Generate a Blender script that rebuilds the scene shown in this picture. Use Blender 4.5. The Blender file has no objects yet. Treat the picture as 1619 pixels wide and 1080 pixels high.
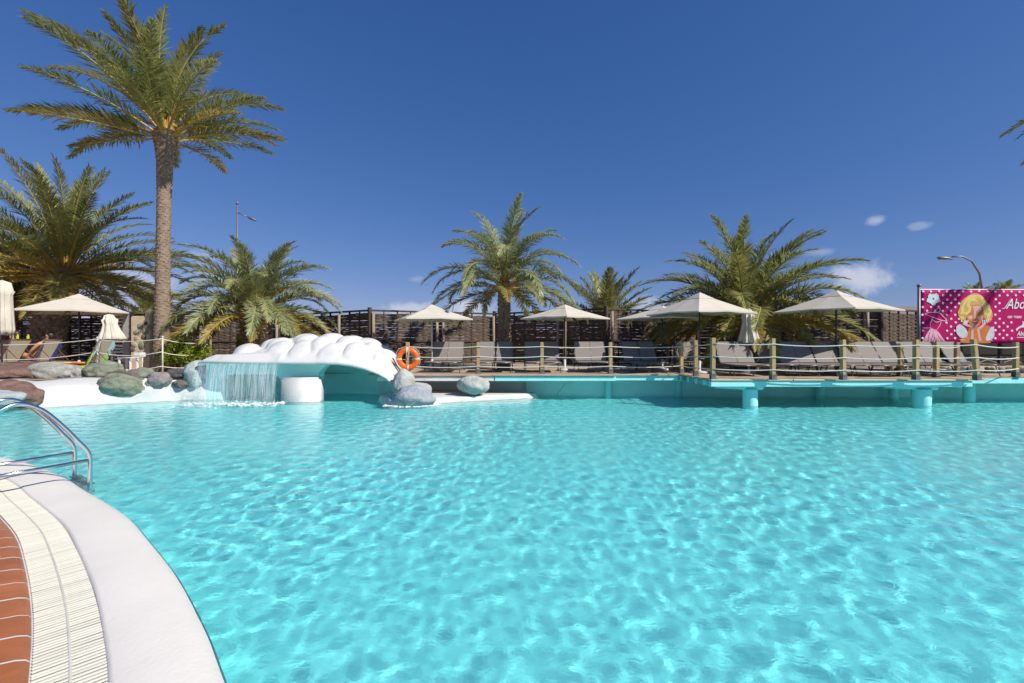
import bpy, bmesh, math, random
import numpy as np
from mathutils import Vector, Matrix, noise
R = math.radians
random.seed(7)
S = bpy.context.scene
COL = S.collection

# ------------------------------------------------------------------ camera, sky, sun
CAM_H = 1.5
FPX = 719.6
cd = bpy.data.cameras.new('camera'); cam = bpy.data.objects.new('camera', cd); COL.objects.link(cam)
cd.sensor_width = 36; cd.lens = 16; cd.clip_start = .05; cd.clip_end = 9000
cam.location = (0, 0, CAM_H); cam.rotation_euler = (R(90), 0, 0)
S.camera = cam
SUN_AZ, SUN_EL = R(58), R(40)          # from behind the camera towards +X
w = bpy.data.worlds.new('World'); S.world = w; w.use_nodes = True
nt = w.node_tree; bg = nt.nodes['Background']
sk = nt.nodes.new('ShaderNodeTexSky'); sk.sky_type = 'NISHITA'; sk.sun_disc = False
sk.sun_elevation = SUN_EL; sk.sun_rotation = math.pi - SUN_AZ
sk.air_density = .9; sk.dust_density = .25; sk.ozone_density = 4
bg.inputs[1].default_value = .091

def wn(t, **kw):
    n = nt.nodes.new(t)
    for k, v in kw.items(): setattr(n, k, v)
    return n
tint = wn('ShaderNodeMixRGB', blend_type='MULTIPLY'); tint.inputs[0].default_value = 1
tint.inputs[2].default_value = (.58, .74, 1.02, 1)
nt.links.new(sk.outputs[0], tint.inputs[1])
sepc = wn('ShaderNodeSeparateColor'); nt.links.new(tint.outputs[0], sepc.inputs[0]); comb = wn('ShaderNodeCombineColor')
for i_, (g_, m_) in enumerate(((1.10,.90),(.79,1.02),(.60,1.68))):      # the photograph's colour response
    pw_ = wn('ShaderNodeMath', operation='POWER'); pw_.inputs[1].default_value = g_; nt.links.new(sepc.outputs[i_], pw_.inputs[0])
    ml_ = wn('ShaderNodeMath', operation='MULTIPLY'); ml_.inputs[1].default_value = m_; nt.links.new(pw_.outputs[0], ml_.inputs[0]); nt.links.new(ml_.outputs[0], comb.inputs[i_])
# a few fair-weather clouds low in the sky, placed by direction
geo = wn('ShaderNodeTexCoord')
cn = wn('ShaderNodeTexNoise'); cn.inputs['Scale'].default_value = 22; cn.inputs['Detail'].default_value = 7; cn.inputs['Roughness'].default_value = .62
nt.links.new(geo.outputs['Generated'], cn.inputs['Vector'])
def cloud(px, py, rw, rh, dens):
    d = Vector(((px-809.5)/FPX, 1, (540-py)/FPX)).normalized()
    sub = wn('ShaderNodeVectorMath', operation='SUBTRACT'); sub.inputs[1].default_value = d
    nt.links.new(geo.outputs['Generated'], sub.inputs[0])
    mul = wn('ShaderNodeVectorMath', operation='MULTIPLY'); k = FPX/rw; mul.inputs[1].default_value = (k, k, FPX/rh)
    nt.links.new(sub.outputs[0], mul.inputs[0])
    ln = wn('ShaderNodeVectorMath', operation='LENGTH'); nt.links.new(mul.outputs[0], ln.inputs[0])
    a = wn('ShaderNodeMath', operation='MULTIPLY_ADD'); a.inputs[1].default_value = 2.6; a.inputs[2].default_value = -.75
    nt.links.new(cn.outputs['Fac'], a.inputs[0])
    b = wn('ShaderNodeMath', operation='SUBTRACT'); nt.links.new(a.outputs[0], b.inputs[0]); nt.links.new(ln.outputs['Value'], b.inputs[1])
    m = wn('ShaderNodeMapRange', interpolation_type='SMOOTHSTEP'); m.inputs['From Min'].default_value = -.62; m.inputs['From Max'].default_value = .45
    m.inputs['To Max'].default_value = dens
    nt.links.new(b.outputs[0], m.inputs['Value']); return m.outputs[0]
acc = None
for c in [(1357, 442, 36, 22, .8), (1385, 349, 9, 6, .5), (1456, 357, 12, 4.5, .3), (1300, 398, 22, 6, .3), (655, 490, 44, 13, .7), (735, 488, 48, 17, .8),
          (705, 497, 95, 10, .55), (190, 440, 75, 15, .45), (318, 408, 26, 11, .45), (150, 470, 120, 30, .3), (1018, 480, 32, 14, .5), (1600, 505, 130, 12, .3), (655, 442, 15, 6, .3), (330, 440, 60, 12, .3)]:
    o_ = cloud(*c)
    if acc is None: acc = o_
    else:
        mx = wn('ShaderNodeMath', operation='MAXIMUM'); nt.links.new(acc, mx.inputs[0]); nt.links.new(o_, mx.inputs[1]); acc = mx.outputs[0]
cm = wn('ShaderNodeMixRGB'); cm.inputs[2].default_value = (6.0, 6.2, 7.2, 1)
nt.links.new(acc, cm.inputs[0]); nt.links.new(comb.outputs[0], cm.inputs[1]); nt.links.new(cm.outputs[0], bg.inputs[0])

sd = bpy.data.lights.new('sun', 'SUN'); so = bpy.data.objects.new('sun', sd); COL.objects.link(so)
sd.energy = 4.6; sd.angle = R(.5); sd.color = (1, .95, .87)
TS = Vector((math.sin(SUN_AZ)*math.cos(SUN_EL), -math.cos(SUN_AZ)*math.cos(SUN_EL), math.sin(SUN_EL)))
so.rotation_euler = TS.to_track_quat('Z', 'Y').to_euler(); so.location = TS*60
sd.cycles.is_caustics_light = True
S.view_settings.view_transform = 'Standard'; S.view_settings.look = 'None'
S.view_settings.exposure = .26; S.view_settings.gamma = 1; S.view_settings.use_curve_mapping = False
cy = S.cycles
cy.max_bounces = 10; cy.transmission_bounces = 8; cy.transparent_max_bounces = 16; cy.diffuse_bounces = 7; cy.glossy_bounces = 4
cy.caustics_refractive = True; cy.caustics_reflective = False; cy.sample_clamp_indirect = 25; cy.use_denoising = True

# ------------------------------------------------------------------ helpers
def P(px, py, Y): return Vector(((px-809.5)/FPX*Y, Y, CAM_H-(py-540)/FPX*Y))
def XP(px, Y): return (px-809.5)/FPX*Y
def ZP(py, Y): return CAM_H-(py-540)/FPX*Y

def tag(o, label=None, cat=None, group=None, kind=None):
    if label: o['label'] = label
    if cat: o['category'] = cat
    if group: o['group'] = group
    if kind: o['kind'] = kind
    return o
def empty(name, loc, rz=0):
    o = bpy.data.objects.new(name, None); COL.objects.link(o); o.location = loc; o.rotation_euler = (0, 0, rz); o.empty_display_size = .2
    return o
def link(name, me, mat=None, parent=None, loc=None, rot=None):
    o = bpy.data.objects.new(name, me); COL.objects.link(o)
    if mat and not me.materials: me.materials.append(mat)
    if parent: o.parent = parent
    if loc is not None: o.location = loc
    if rot is not None: o.rotation_euler = rot
    return o
def copy_tree(o, parent=None):
    c = o.copy(); COL.objects.link(c); c.parent = parent
    for ch in o.children: copy_tree(ch, c)
    return c

class MB:
    def __init__(s): s.v = []; s.f = []
    def add(s, v, f):
        n = len(s.v); s.v += [tuple(p) for p in v]; s.f += [tuple(i+n for i in q) for q in f]; return s
    def box(s, c, size, m=None):
        x, y, z = [t/2 for t in size]; c = Vector(c)
        v = [Vector(p) for p in ((-x,-y,-z),(x,-y,-z),(x,y,-z),(-x,y,-z),(-x,-y,z),(x,-y,z),(x,y,z),(-x,y,z))]
        if m: v = [m @ p for p in v]
        return s.add([p+c for p in v], [(0,3,2,1),(4,5,6,7),(0,1,5,4),(1,2,6,5),(2,3,7,6),(3,0,4,7)])
    def bbox(s, c, size, b=.01, m=None):     # bevelled box
        bm = bmesh.new(); bmesh.ops.create_cube(bm, size=1)
        for p in bm.verts: p.co = Vector((p.co.x*size[0], p.co.y*size[1], p.co.z*size[2]))
        bmesh.ops.bevel(bm, geom=bm.edges[:], offset=b, segments=2, affect='EDGES')
        bm.verts.index_update()
        v = [p.co.copy() for p in bm.verts]
        if m: v = [m @ p for p in v]
        f = [[q.index for q in fc.verts] for fc in bm.faces]; bm.free()
        return s.add([p+Vector(c) for p in v], f)
    def tube(s, pts, r, n=8, cap=True):
        pts = [Vector(p) for p in pts]; m = len(pts)
        rr = r if isinstance(r, (list, tuple)) else [r]*m
        v = []; up = None
        for i, p in enumerate(pts):
            t = (pts[min(i+1, m-1)]-pts[max(i-1, 0)]).normalized()
            if up is None:
                up = Vector((0,0,1)) if abs(t.z) < .9 else Vector((1,0,0))
            a = t.cross(up)
            if a.length < 1e-5: a = t.cross(Vector((0.3,1,0)))
            a.normalize(); b = a.cross(t).normalized(); up = b
            for k in range(n):
                th = 2*math.pi*k/n; v.append(p+(a*math.cos(th)+b*math.sin(th))*rr[i])
        f = [(i*n+k, i*n+(k+1) % n, (i+1)*n+(k+1) % n, (i+1)*n+k) for i in range(m-1) for k in range(n)]
        if cap: f += [tuple(range(n-1, -1, -1)), tuple((m-1)*n+k for k in range(n))]
        return s.add(v, f)
    def lathe(s, prof, n=24, c=(0,0,0), fold=0, nf=8, seed=0):
        v = []; rng = random.Random(seed); ph = rng.random()*6
        for r, z in prof:
            for k in range(n):
                th = 2*math.pi*k/n; q = r*(1+fold*math.sin(nf*th+ph)+fold*.5*math.sin((nf*2+1)*th+z*2))
                v.append((c[0]+q*math.cos(th), c[1]+q*math.sin(th), c[2]+z))
        m = len(prof)
        f = [(i*n+k, i*n+(k+1) % n, (i+1)*n+(k+1) % n, (i+1)*n+k) for i in range(m-1) for k in range(n)]
        f += [tuple(range(n-1, -1, -1)), tuple((m-1)*n+k for k in range(n))]
        return s.add(v, f)
    def mesh(s, name, smooth=False):
        me = bpy.data.meshes.new(name); me.from_pydata(s.v, [], s.f); me.update()
        if smooth: me.polygons.foreach_set('use_smooth', [True]*len(me.polygons))
        return me
    def build(s, name, mat, parent=None, smooth=False, loc=None, rot=None):
        return link(name, s.mesh(name, smooth), mat, parent, loc, rot)

def M(name, c1, c2=None, scale=4, rough=.6, bump=0, bscale=30, island=0, objr=0, transl=0, metal=0, spec=.5, detail=5, hue=0, stretch=None, contrast=(.35,.65)):
    m = bpy.data.materials.new(name); m.use_nodes = True; n = m.node_tree; L = n.links
    b = n.nodes['Principled BSDF']; b.inputs['Roughness'].default_value = rough; b.inputs['Metallic'].default_value = metal
    b.inputs['Specular IOR Level'].default_value = spec
    tc = n.nodes.new('ShaderNodeTexCoord'); vec = tc.outputs['Object']
    if stretch:
        mp = n.nodes.new('ShaderNodeMapping'); mp.inputs['Scale'].default_value = stretch; L.new(vec, mp.inputs[0]); vec = mp.outputs[0]
    if c2 is None: c2 = tuple(t*.82 for t in c1)
    ns = n.nodes.new('ShaderNodeTexNoise'); ns.inputs['Scale'].default_value = scale; ns.inputs['Detail'].default_value = detail; ns.inputs['Roughness'].default_value = .6
    L.new(vec, ns.inputs['Vector'])
    rp = n.nodes.new('ShaderNodeValToRGB'); rp.color_ramp.elements[0].position = contrast[0]; rp.color_ramp.elements[1].position = contrast[1]
    rp.color_ramp.elements[0].color = (*c1, 1); rp.color_ramp.elements[1].color = (*c2, 1)
    L.new(ns.outputs['Fac'], rp.inputs[0]); col = rp.outputs[0]
    if island or objr:
        hs = n.nodes.new('ShaderNodeHueSaturation'); val = None
        for amt, node, sock in ((island, 'ShaderNodeNewGeometry', 'Random Per Island'), (objr, 'ShaderNodeObjectInfo', 'Random')):
            if not amt: continue
            g = n.nodes.new(node); a = n.nodes.new('ShaderNodeMath'); a.operation = 'MULTIPLY_ADD'
            a.inputs[1].default_value = 2*amt; a.inputs[2].default_value = 1-amt if val is None else -amt
            L.new(g.outputs[sock], a.inputs[0])
            if val is None: val = a.outputs[0]
            else:
                q = n.nodes.new('ShaderNodeMath'); L.new(val, q.inputs[0]); L.new(a.outputs[0], q.inputs[1]); val = q.outputs[0]
            if hue:
                hq = n.nodes.new('ShaderNodeMath'); hq.operation = 'MULTIPLY_ADD'; hq.inputs[1].default_value = -hue; hq.inputs[2].default_value = .5+hue*.5
                L.new(g.outputs[sock], hq.inputs[0]); L.new(hq.outputs[0], hs.inputs['Hue'])
        L.new(val, hs.inputs['Value']); L.new(col, hs.inputs['Color']); col = hs.outputs[0]
    L.new(col, b.inputs['Base Color'])
    if bump:
        bn = n.nodes.new('ShaderNodeTexNoise'); bn.inputs['Scale'].default_value = bscale; bn.inputs['Detail'].default_value = 6; L.new(vec, bn.inputs['Vector'])
        bp = n.nodes.new('ShaderNodeBump'); bp.inputs['Strength'].default_value = bump; bp.inputs['Distance'].default_value = .03
        L.new(bn.outputs['Fac'], bp.inputs['Height']); L.new(bp.outputs[0], b.inputs['Normal'])
    if transl:
        t = n.nodes.new('ShaderNodeBsdfTranslucent'); L.new(col, t.inputs[0]); mx = n.nodes.new('ShaderNodeMixShader'); mx.inputs[0].default_value = transl
        L.new(b.outputs[0], mx.inputs[1]); L.new(t.outputs[0], mx.inputs[2]); L.new(mx.outputs[0], n.nodes['Material Output'].inputs[0])
    return m

MT = dict(
    white=M('white_paint', (.645,.64,.62), (.50,.495,.475), 2.4, .65, .22, 18, contrast=(.48,.80), detail=8),
    curb=M('curb_paint', (.80,.755,.68), (.73,.69,.615), 1.6, .6, .08, 40, contrast=(.4,.75)),
    aqua=M('aqua_paint', (.44,.86,.84), (.39,.80,.78), 3, .5, .15, 20),
    aqua_in=M('aqua_bounce_wall', (.62,.93,.89), (.56,.87,.83), 2, .6, .15, 20),  # teal bounce from the water is put into this interior colour
    grey_wall=M('weathered_wall_paint', (.76,.77,.75), (.64,.66,.64), 2.2, .7, .2, 20),
    pool=M('pool_paint', (.225,.94,.95), (.205,.91,.93), 1.2, .6),
    tile=M('terracotta', (.47,.155,.052), (.37,.115,.038), 5, .32, .12, 30, objr=.1),
    grout=M('grout', (.74,.70,.66), None, 9, .8),
    slat=M('grating_plastic', (.74,.73,.66), (.62,.58,.45), 3, .45, objr=.06, contrast=(.3,.75)),
    channel=M('channel_concrete', (.36,.34,.29), None, 9, .9),
    plank=M('deck_plank', (.52,.40,.27), (.40,.29,.19), 3, .75, .2, 20, objr=.14, stretch=(1,8,8)),
    plank_new=M('pale_edge_board', (.68,.60,.42), (.60,.50,.32), 3, .7, .2, 20, objr=.08, stretch=(1,8,8)),
    post=M('post_timber', (.50,.34,.15), (.34,.24,.12), 5, .7, .35, 25, objr=.12, stretch=(4,4,.6)),
    shoe=M('post_shoe', (.10,.11,.11), (.2,.21,.21), 9, .6, metal=.4),
    rope=M('rope_fibre', (.72,.70,.62), (.6,.58,.5), 40, .9),
    sling=M('taupe_mesh', (.25,.212,.188), (.215,.182,.162), 60, .75, objr=.05),
    sling_beige=M('beige_canvas', (.62,.55,.43), (.56,.5,.39), 30, .8),
    frame=M('lounger_frame', (.17,.165,.16), None, 6, .4, metal=.6),
    frame_wood=M('lounger_wood', (.16,.07,.045), None, 6, .6),
    canvas=M('umbrella_canvas', (.74,.68,.575), (.69,.63,.53), 2.5, .85, transl=.22),
    canvas_old=M('folded_canvas', (.66,.60,.50), (.55,.5,.41), 4, .9, .2, 20),
    pole=M('dark_pole', (.06,.065,.07), None, 6, .4, metal=.3),
    pole_pale=M('pale_pole', (.6,.58,.55), None, 6, .5),
    rib=M('umbrella_rib', (.25,.2,.14), None, 6, .6),
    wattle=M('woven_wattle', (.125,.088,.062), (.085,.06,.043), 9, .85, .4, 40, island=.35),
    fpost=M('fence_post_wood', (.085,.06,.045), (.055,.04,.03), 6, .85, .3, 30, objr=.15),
    prop=M('pale_prop_post', (.34,.27,.21), (.27,.21,.165), 5, .8, .2, 30, objr=.1),
    steel=M('stainless', (.72,.73,.74), (.66,.67,.68), 4, .16, metal=1),
    orange=M('buoy_orange', (.85,.16,.015), (.78,.13,.012), 5, .4),
    tape=M('buoy_tape', (.80,.76,.7), None, 9, .5),
    trunk=M('palm_trunk', (.32,.235,.165), (.20,.145,.105), 5, .9, .5, 22, stretch=(1,1,3)),
    boot=M('palm_leaf_base', (.33,.245,.17), (.21,.15,.105), 6, .9, .5, 25, island=.3),
    boot_dark=M('palm_leaf_base_dark', (.30,.215,.155), (.19,.135,.10), 6, .9, .5, 25, island=.3),
    rachis=M('frond_rib', (.36,.30,.08), (.26,.25,.07), 4, .6),
    petiole=M('frond_stalk', (.50,.30,.05), (.40,.27,.06), 4, .6),
    leaf=M('palm_leaf', (.35,.345,.10), (.25,.27,.09), 3, .42, island=.22, objr=.18, transl=.42, hue=.03),
    leaf_blue=M('palm_leaf_grey', (.39,.41,.19), (.30,.335,.155), 3, .42, island=.2, objr=.18, transl=.40, hue=.03),
    leaf_old=M('palm_leaf_old', (.42,.33,.08), (.31,.26,.07), 3, .5, island=.22, objr=.2, transl=.42, hue=.03),
    shrub=M('shrub_leaf', (.24,.30,.02), (.17,.23,.018), 3, .5, island=.3, transl=.35, hue=.03),
    sand=M('sandy_ground', (.44,.34,.24), (.34,.27,.19), 1.2, .95, .4, 12),
    terr=M('red_terrace', (.32,.12,.05), None, 4, .5),
    hill=M('bare_hill', (.20,.17,.17), (.25,.21,.2), .006, .95),
    lamp=M('lamp_metal', (.22,.225,.23), None, 5, .5, metal=.5),
    lens=M('lamp_lens', (.55,.55,.5), None, 5, .3),
    plaster=M('ochre_plaster', (.60,.47,.29), (.50,.40,.26), 5, .9, .3, 20),
    plastic=M('white_plastic', (.82,.81,.80), None, 4, .4),
    grey_post=M('grey_post', (.42,.40,.37), (.34,.33,.30), 5, .7),
    paper=M('paper', (.78,.77,.76), None, 4, .7),
    dark=M('void_black', (.03,.026,.024), None, 5, .9),  # black standing in for the darkness behind the railing
    skin=M('skin', (.64,.38,.27), (.58,.33,.23), 5, .5),
    skin_tan=M('tanned_skin', (.54,.28,.14), (.48,.24,.12), 5, .5),
    hair=M('hair', (.055,.033,.02), None, 20, .5),
    blue=M('blue_swimwear', (.05,.20,.52), (.12,.35,.62), 14, .7),
    black=M('black_cloth', (.03,.03,.035), None, 9, .7),
    navy=M('blue_towel', (.035,.06,.2), None, 20, .9),
    lime=M('lime_clip', (.65,.72,.04), None, 5, .4),
    seat_blue=M('pale_blue_towel', (.42,.68,.74), None, 9, .9),
    eye=M('eye', (.04,.03,.03), None, 9, .3),
    lips=M('lips', (.45,.13,.11), None, 9, .4),
)
def stripes():
    m = bpy.data.materials.new('striped_towel'); m.use_nodes = True; n = m.node_tree; b = n.nodes['Principled BSDF']; b.inputs['Roughness'].default_value = .9
    tc = n.nodes.new('ShaderNodeTexCoord'); sx = n.nodes.new('ShaderNodeSeparateXYZ'); n.links.new(tc.outputs['Generated'], sx.inputs[0])
    rp = n.nodes.new('ShaderNodeValToRGB'); rp.color_ramp.interpolation = 'CONSTANT'
    cols = [(.8,.2,.02),(.25,.6,.12),(.35,.33,.33),(.85,.55,.02),(.75,.12,.01),(.85,.25,.02),(.8,.6,.02),(.3,.65,.12)]
    e = rp.color_ramp.elements
    while len(e) < len(cols): e.new(.5)
    for i, c in enumerate(cols): e[i].position = i/len(cols); e[i].color = (*c, 1)
    n.links.new(sx.outputs[1], rp.inputs[0]); n.links.new(rp.outputs[0], b.inputs['Base Color']); return m
MT['stripes'] = stripes()

def catmull(pts, n=12):
    pts = [Vector(p) for p in pts]; out = []
    q = [pts[0]*2-pts[1]]+pts+[pts[-1]*2-pts[-2]]
    for i in range(1, len(q)-2):
        for k in range(n):
            t = k/n; a, b, c, d = q[i-1], q[i], q[i+1], q[i+2]
            out.append(.5*((2*b)+(c-a)*t+(2*a-5*b+4*c-d)*t*t+(3*b-a-3*c+d)*t**3))
    out.append(pts[-1]); return out
def resample(pts, step):
    d = [0]
    for a, b in zip(pts, pts[1:]): d.append(d[-1]+(b-a).length)
    n = max(2, int(d[-1]/step)); out = []; j = 0
    for i in range(n+1):
        s = d[-1]*i/n
        while j < len(d)-2 and d[j+1] < s: j += 1
        out.append(pts[j].lerp(pts[j+1], (s-d[j])/max(1e-9, d[j+1]-d[j])))
    return out
def normals2d(pts, side=1):
    out = []
    for i in range(len(pts)):
        t = pts[min(i+1, len(pts)-1)]-pts[max(i-1, 0)]; t.normalize(); out.append(Vector((t.y*side, -t.x*side)))
    return out
def loft(mb, pts, nrm, prof, closed=False, jit=0, seed=0):
    v = []; m = len(prof)
    for p, n in zip(pts, nrm):
        for d, z in prof:
            k = 0
            if jit: k = jit*noise.noise(Vector((p.x*1.3+seed, p.y*1.3, z*2)))
            v.append((p.x+n.x*(d+k), p.y+n.y*(d+k), z+k*.5*(1 if z > 0 else 0)))
    mm = m if closed else m-1
    f = [(i*m+k, i*m+(k+1) % m, (i+1)*m+(k+1) % m, (i+1)*m+k) for i in range(len(pts)-1) for k in range(mm)]
    mb.add(v, f); return mb
def fix_normals(me):
    bm = bmesh.new(); bm.from_mesh(me); bmesh.ops.recalc_face_normals(bm, faces=bm.faces[:]); bm.to_mesh(me); bm.free()
def receiver(o): o.cycles.is_caustics_receiver = True

# ------------------------------------------------------------------ pool, ground, water
FLOOR = -.44
DECK = .64
pf = MB().add([(-16.6,-1.4,FLOOR),(17,-1.4,FLOOR),(17,13.4,FLOOR),(-16.6,13.4,FLOOR)], [(0,1,2,3)]).build('pool_floor', MT['pool']); tag(pf, kind='structure'); receiver(pf)
wl = MB()
for a, b in (((.4,12.95),(16.8,11.95)),):
    a = Vector((*a, 0)); b = Vector((*b, 0)); d = (b-a).normalized(); nn = Vector((-d.y, d.x, 0))*.25
    wl.add([(*(a).xy, FLOOR-.1),(*(b).xy, FLOOR-.1),(*(b+nn).xy, FLOOR-.1),(*(a+nn).xy, FLOOR-.1),(*(a).xy, .60),(*(b).xy, .60),(*(b+nn).xy, .60),(*(a+nn).xy, .60)],
           [(0,1,5,4),(1,2,6,5),(2,3,7,6),(3,0,4,7),(4,5,6,7)])
pw = wl.build('pool_wall', MT['aqua_in']); tag(pw, kind='structure'); receiver(pw)
sw = MB().box((16.9,5.5,-.35),(.2,16,1.9)).box((.5,-1.3,-.4),(34,.2,1)).build('pool_end_wall', MT['pool']); tag(sw, kind='structure'); receiver(sw)

# water surface: a sheet with real ripples
xs = np.arange(-15.5, 15.6, .021); ys = [-1.2]
while ys[-1] < 13.1: ys.append(ys[-1]+.0160+.0021*max(0, ys[-1]))
ys = np.array(ys); X, Y = np.meshgrid(xs, ys); Z = np.zeros_like(X)
rng = np.random.default_rng(5)
gust = .78+.22*np.sin(.55*X+.9*Y+1.0)*np.sin(.8*Y-.37*X+.4)+.16*np.sin(1.3*X-.5*Y)
NW = 100
for i in range(NW):
    lam = .060*(.40/.060)**rng.random(); k = 2*math.pi/lam
    th = rng.normal(1.1, .95); sl = .094*(min(lam, .5)/.35)**.74/math.sqrt(NW/2)
    ph = rng.random()*6.28; cx, sx_ = math.cos(th), math.sin(th)
    warp = .25*lam*np.sin(2*math.pi*(X*sx_-Y*cx)/(lam*5.3)+ph*3)
    Z += sl/k*np.sin(k*(cx*X+sx_*Y+warp)+ph)
Z *= gust
nx, ny = len(xs), len(ys)
me = bpy.data.meshes.new('water'); me.vertices.add(nx*ny); me.vertices.foreach_set('co', np.stack([X, Y, Z], -1).astype('f').ravel())
ii = np.arange(nx*ny).reshape(ny, nx); q = np.stack([ii[:-1,:-1], ii[:-1,1:], ii[1:,1:], ii[1:,:-1]], -1).reshape(-1, 4)
me.loops.add(q.size); me.loops.foreach_set('vertex_index', q.ravel().astype('i')); me.polygons.add(len(q)); me.polygons.foreach_set('loop_start', (np.arange(len(q))*4).astype('i'))
me.update(calc_edges=True); me.polygons.foreach_set('use_smooth', np.ones(len(q), bool))
gm = bpy.data.materials.new('water'); gm.use_nodes = True; n = gm.node_tree; n.nodes.clear()
out = n.nodes.new('ShaderNodeOutputMaterial'); g = n.nodes.new('ShaderNodeBsdfGlass'); g.inputs['IOR'].default_value = 1.26; g.inputs['Roughness'].default_value = 0
wtc = n.nodes.new('ShaderNodeTexCoord'); wmp = n.nodes.new('ShaderNodeMapping'); wmp.inputs['Scale'].default_value = (1.0, 1.35, 1); wmp.inputs['Rotation'].default_value = (0, 0, .5)
wns = n.nodes.new('ShaderNodeTexNoise'); wns.inputs['Scale'].default_value = 17; wns.inputs['Detail'].default_value = 2.5; wns.inputs['Distortion'].default_value = .8
wbp = n.nodes.new('ShaderNodeBump'); wbp.inputs['Strength'].default_value = 1; wbp.inputs['Distance'].default_value = .0046
n.links.new(wtc.outputs['Object'], wmp.inputs[0]); n.links.new(wmp.outputs[0], wns.inputs['Vector']); n.links.new(wns.outputs['Fac'], wbp.inputs['Height']); n.links.new(wbp.outputs[0], g.inputs['Normal'])
g.inputs['Color'].default_value = (.97, .995, 1, 1); n.links.new(g.outputs[0], out.inputs[0])
wo = link('water', me, gm); tag(wo, kind='structure'); wo.cycles.is_caustics_caster = True

# near edge: white kerb, overflow grating, terracotta rim
B0 = catmull([(-.35,-2.2),(-.42,-1),(-.58,0),(-.86,.8),(-1.26,1.4),(-1.70,1.92),(-2.03,2.264),(-2.45,2.665),(-3.04,3.18),(-3.64,3.664),(-4.5,4.25),(-5.23,4.74),(-6.3,5.32),(-8,6.0),(-10.5,6.7),(-16.6,7.6)], 10)
B0 = [Vector((p.x, p.y)) for p in B0]
BP = resample(B0, .1); BN = normals2d(BP, 1)     # normal towards the pool
kerb = MB()
kprof = [(.0,-.12),(.0,.05),(.02,.06),(.16,.062),(.26,.056),(.33,.036),(.375,.012),(.392,-.02),(.394,-.9)]
loft(kerb, BP, BN, kprof, jit=.006); ko = kerb.build('kerb', MT['curb'], smooth=True); tag(ko, kind='structure'); receiver(ko)
ch = MB(); loft(ch, BP, BN, [(.0,.0),(-.0,-.09),(-.245,-.09),(-.245,.03)]); co_ = ch.build('drain_channel', MT['channel']); tag(co_, kind='structure')
tprof = [(-.250,.012),(-.252,.030),(-.266,.046),(-.30,.060),(-.36,.070),(-.44,.074),(-.58,.075)]
gr = MB(); loft(gr, BP, BN, [(d, z-.0022) for d, z in tprof]); grt = gr.build('terrace_rim', MT['grout'], smooth=True); tag(grt, kind='structure')
# tiles are pieces of the rim
arc = [0]
for a, b in zip(BP, BP[1:]): arc.append(arc[-1]+(b-a).length)
def at_arc(s):
    s = max(0, min(arc[-1]-1e-6, s)); lo = 0
    for i in range(len(arc)-1):
        if arc[i] <= s <= arc[i+1]: lo = i; break
    t = (s-arc[lo])/(arc[lo+1]-arc[lo]); return BP[lo].lerp(BP[lo+1], t), BN[lo].lerp(BN[lo+1], t).normalized()
s = .2
while s < 10.2:
    ps, ns = zip(*[at_arc(s+.008+.234*k/4) for k in range(5)])
    tb = MB(); dz = random.uniform(-.001, .001)
    loft(tb, ps, ns, [(d, z+dz) for d, z in tprof]); o = tb.build('tile', MT['tile'], grt, smooth=True); s += .25
terr = MB(); bk = [p-nn*.575 for p, nn in zip(BP, BN)]
terr.add([(p.x, p.y, .0705) for p in bk]+[(-600, 7.6, .0705), (-600, -600, .0705), (-.9, -600, .0705)], [tuple(range(len(bk)+3))])
to = terr.build('terrace_floor', MT['terr']); tag(to, kind='structure')
sj = MB(); sj.tube([(p.x-nn.x*.2485, p.y-nn.y*.2485, .029) for p, nn in zip(BP, BN)], .0065, 6); tag(sj.build('rim_joint', MT['grout'], smooth=True), kind='structure')
# overflow grating: one thing, every slat a part
gt = empty('overflow_grating', (BP[30].x, BP[30].y, .04)); tag(gt, 'curved cream plastic overflow grating between the white kerb and terracotta tiles', 'drain grating')
slat_me = MB().bbox((0,0,0),(.2425,.0145,.008),.002).mesh('slat')
s = 3.0
inv = Vector(gt.location)
for i in range(250):
    p, nn = at_arc(s); c = p-nn*.1235; ang = math.atan2(nn.y, nn.x)
    o = link('slat', slat_me, MT['slat'], gt, (c.x-inv.x, c.y-inv.y, .045-inv.z+random.uniform(-.001,.001)), (0, random.uniform(-.006,.006), ang+random.uniform(-.012,.012))); s += .0288
sp = MB(); pp = []
for k in range(100):
    p, nn = at_arc(3.0+7.14*k/99); c = p-nn*.123; pp.append((c.x-inv.x, c.y-inv.y, .0455-inv.z))
sp.tube(pp, .0065, 6); sp.build('spine', MT['slat'], gt, smooth=True)

# ground sheets to the horizon
gb = MB()
gb.add([(-4000,9.9,.56),(-14.6,10.7,.56),(-11.4,11.2,.56),(-9.2,12.3,.56),(-8.5,13.0,.56),(-3.2,13.5,.56),(17,13.0,.56),(4000,13.0,.56),(4000,5000,.56),(-4000,5000,.56)], [tuple(range(10))])
gb.add([(17,-4000,.56),(4000,-4000,.56),(4000,13.0,.56),(17,13.0,.56)], [(0,1,2,3)])
gb.add([(-4000,7.6,.56),(-16.6,7.6,.56),(-16.6,10.2,.56),(-4000,10.2,.555)], [(0,1,2,3)])
gb.add([(-.9,-4000,.05),(17,-4000,.05),(17,-1.3,.05),(-.9,-1.3,.05)], [(0,1,2,3)])
go = gb.build('ground', MT['sand']); tag(go, kind='structure')
hl = MB(); prof = [(900,40),(1050,55),(1150,70),(1250,88),(1330,104),(1400,116),(1440,119),(1490,112),(1560,117),(1640,108),(1760,120),(1900,90),(2100,40)]
for row, (yy, kz) in enumerate(((1420,0),(1480,.55),(1560,1.0),(1760,.75),(2000,0))):
    for px, h in prof:
        hl.v.append((XP(px, 1560), yy, .5+kz*h*(1+.06*noise.noise(Vector((px*.02, row*.7, 0))))))
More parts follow.
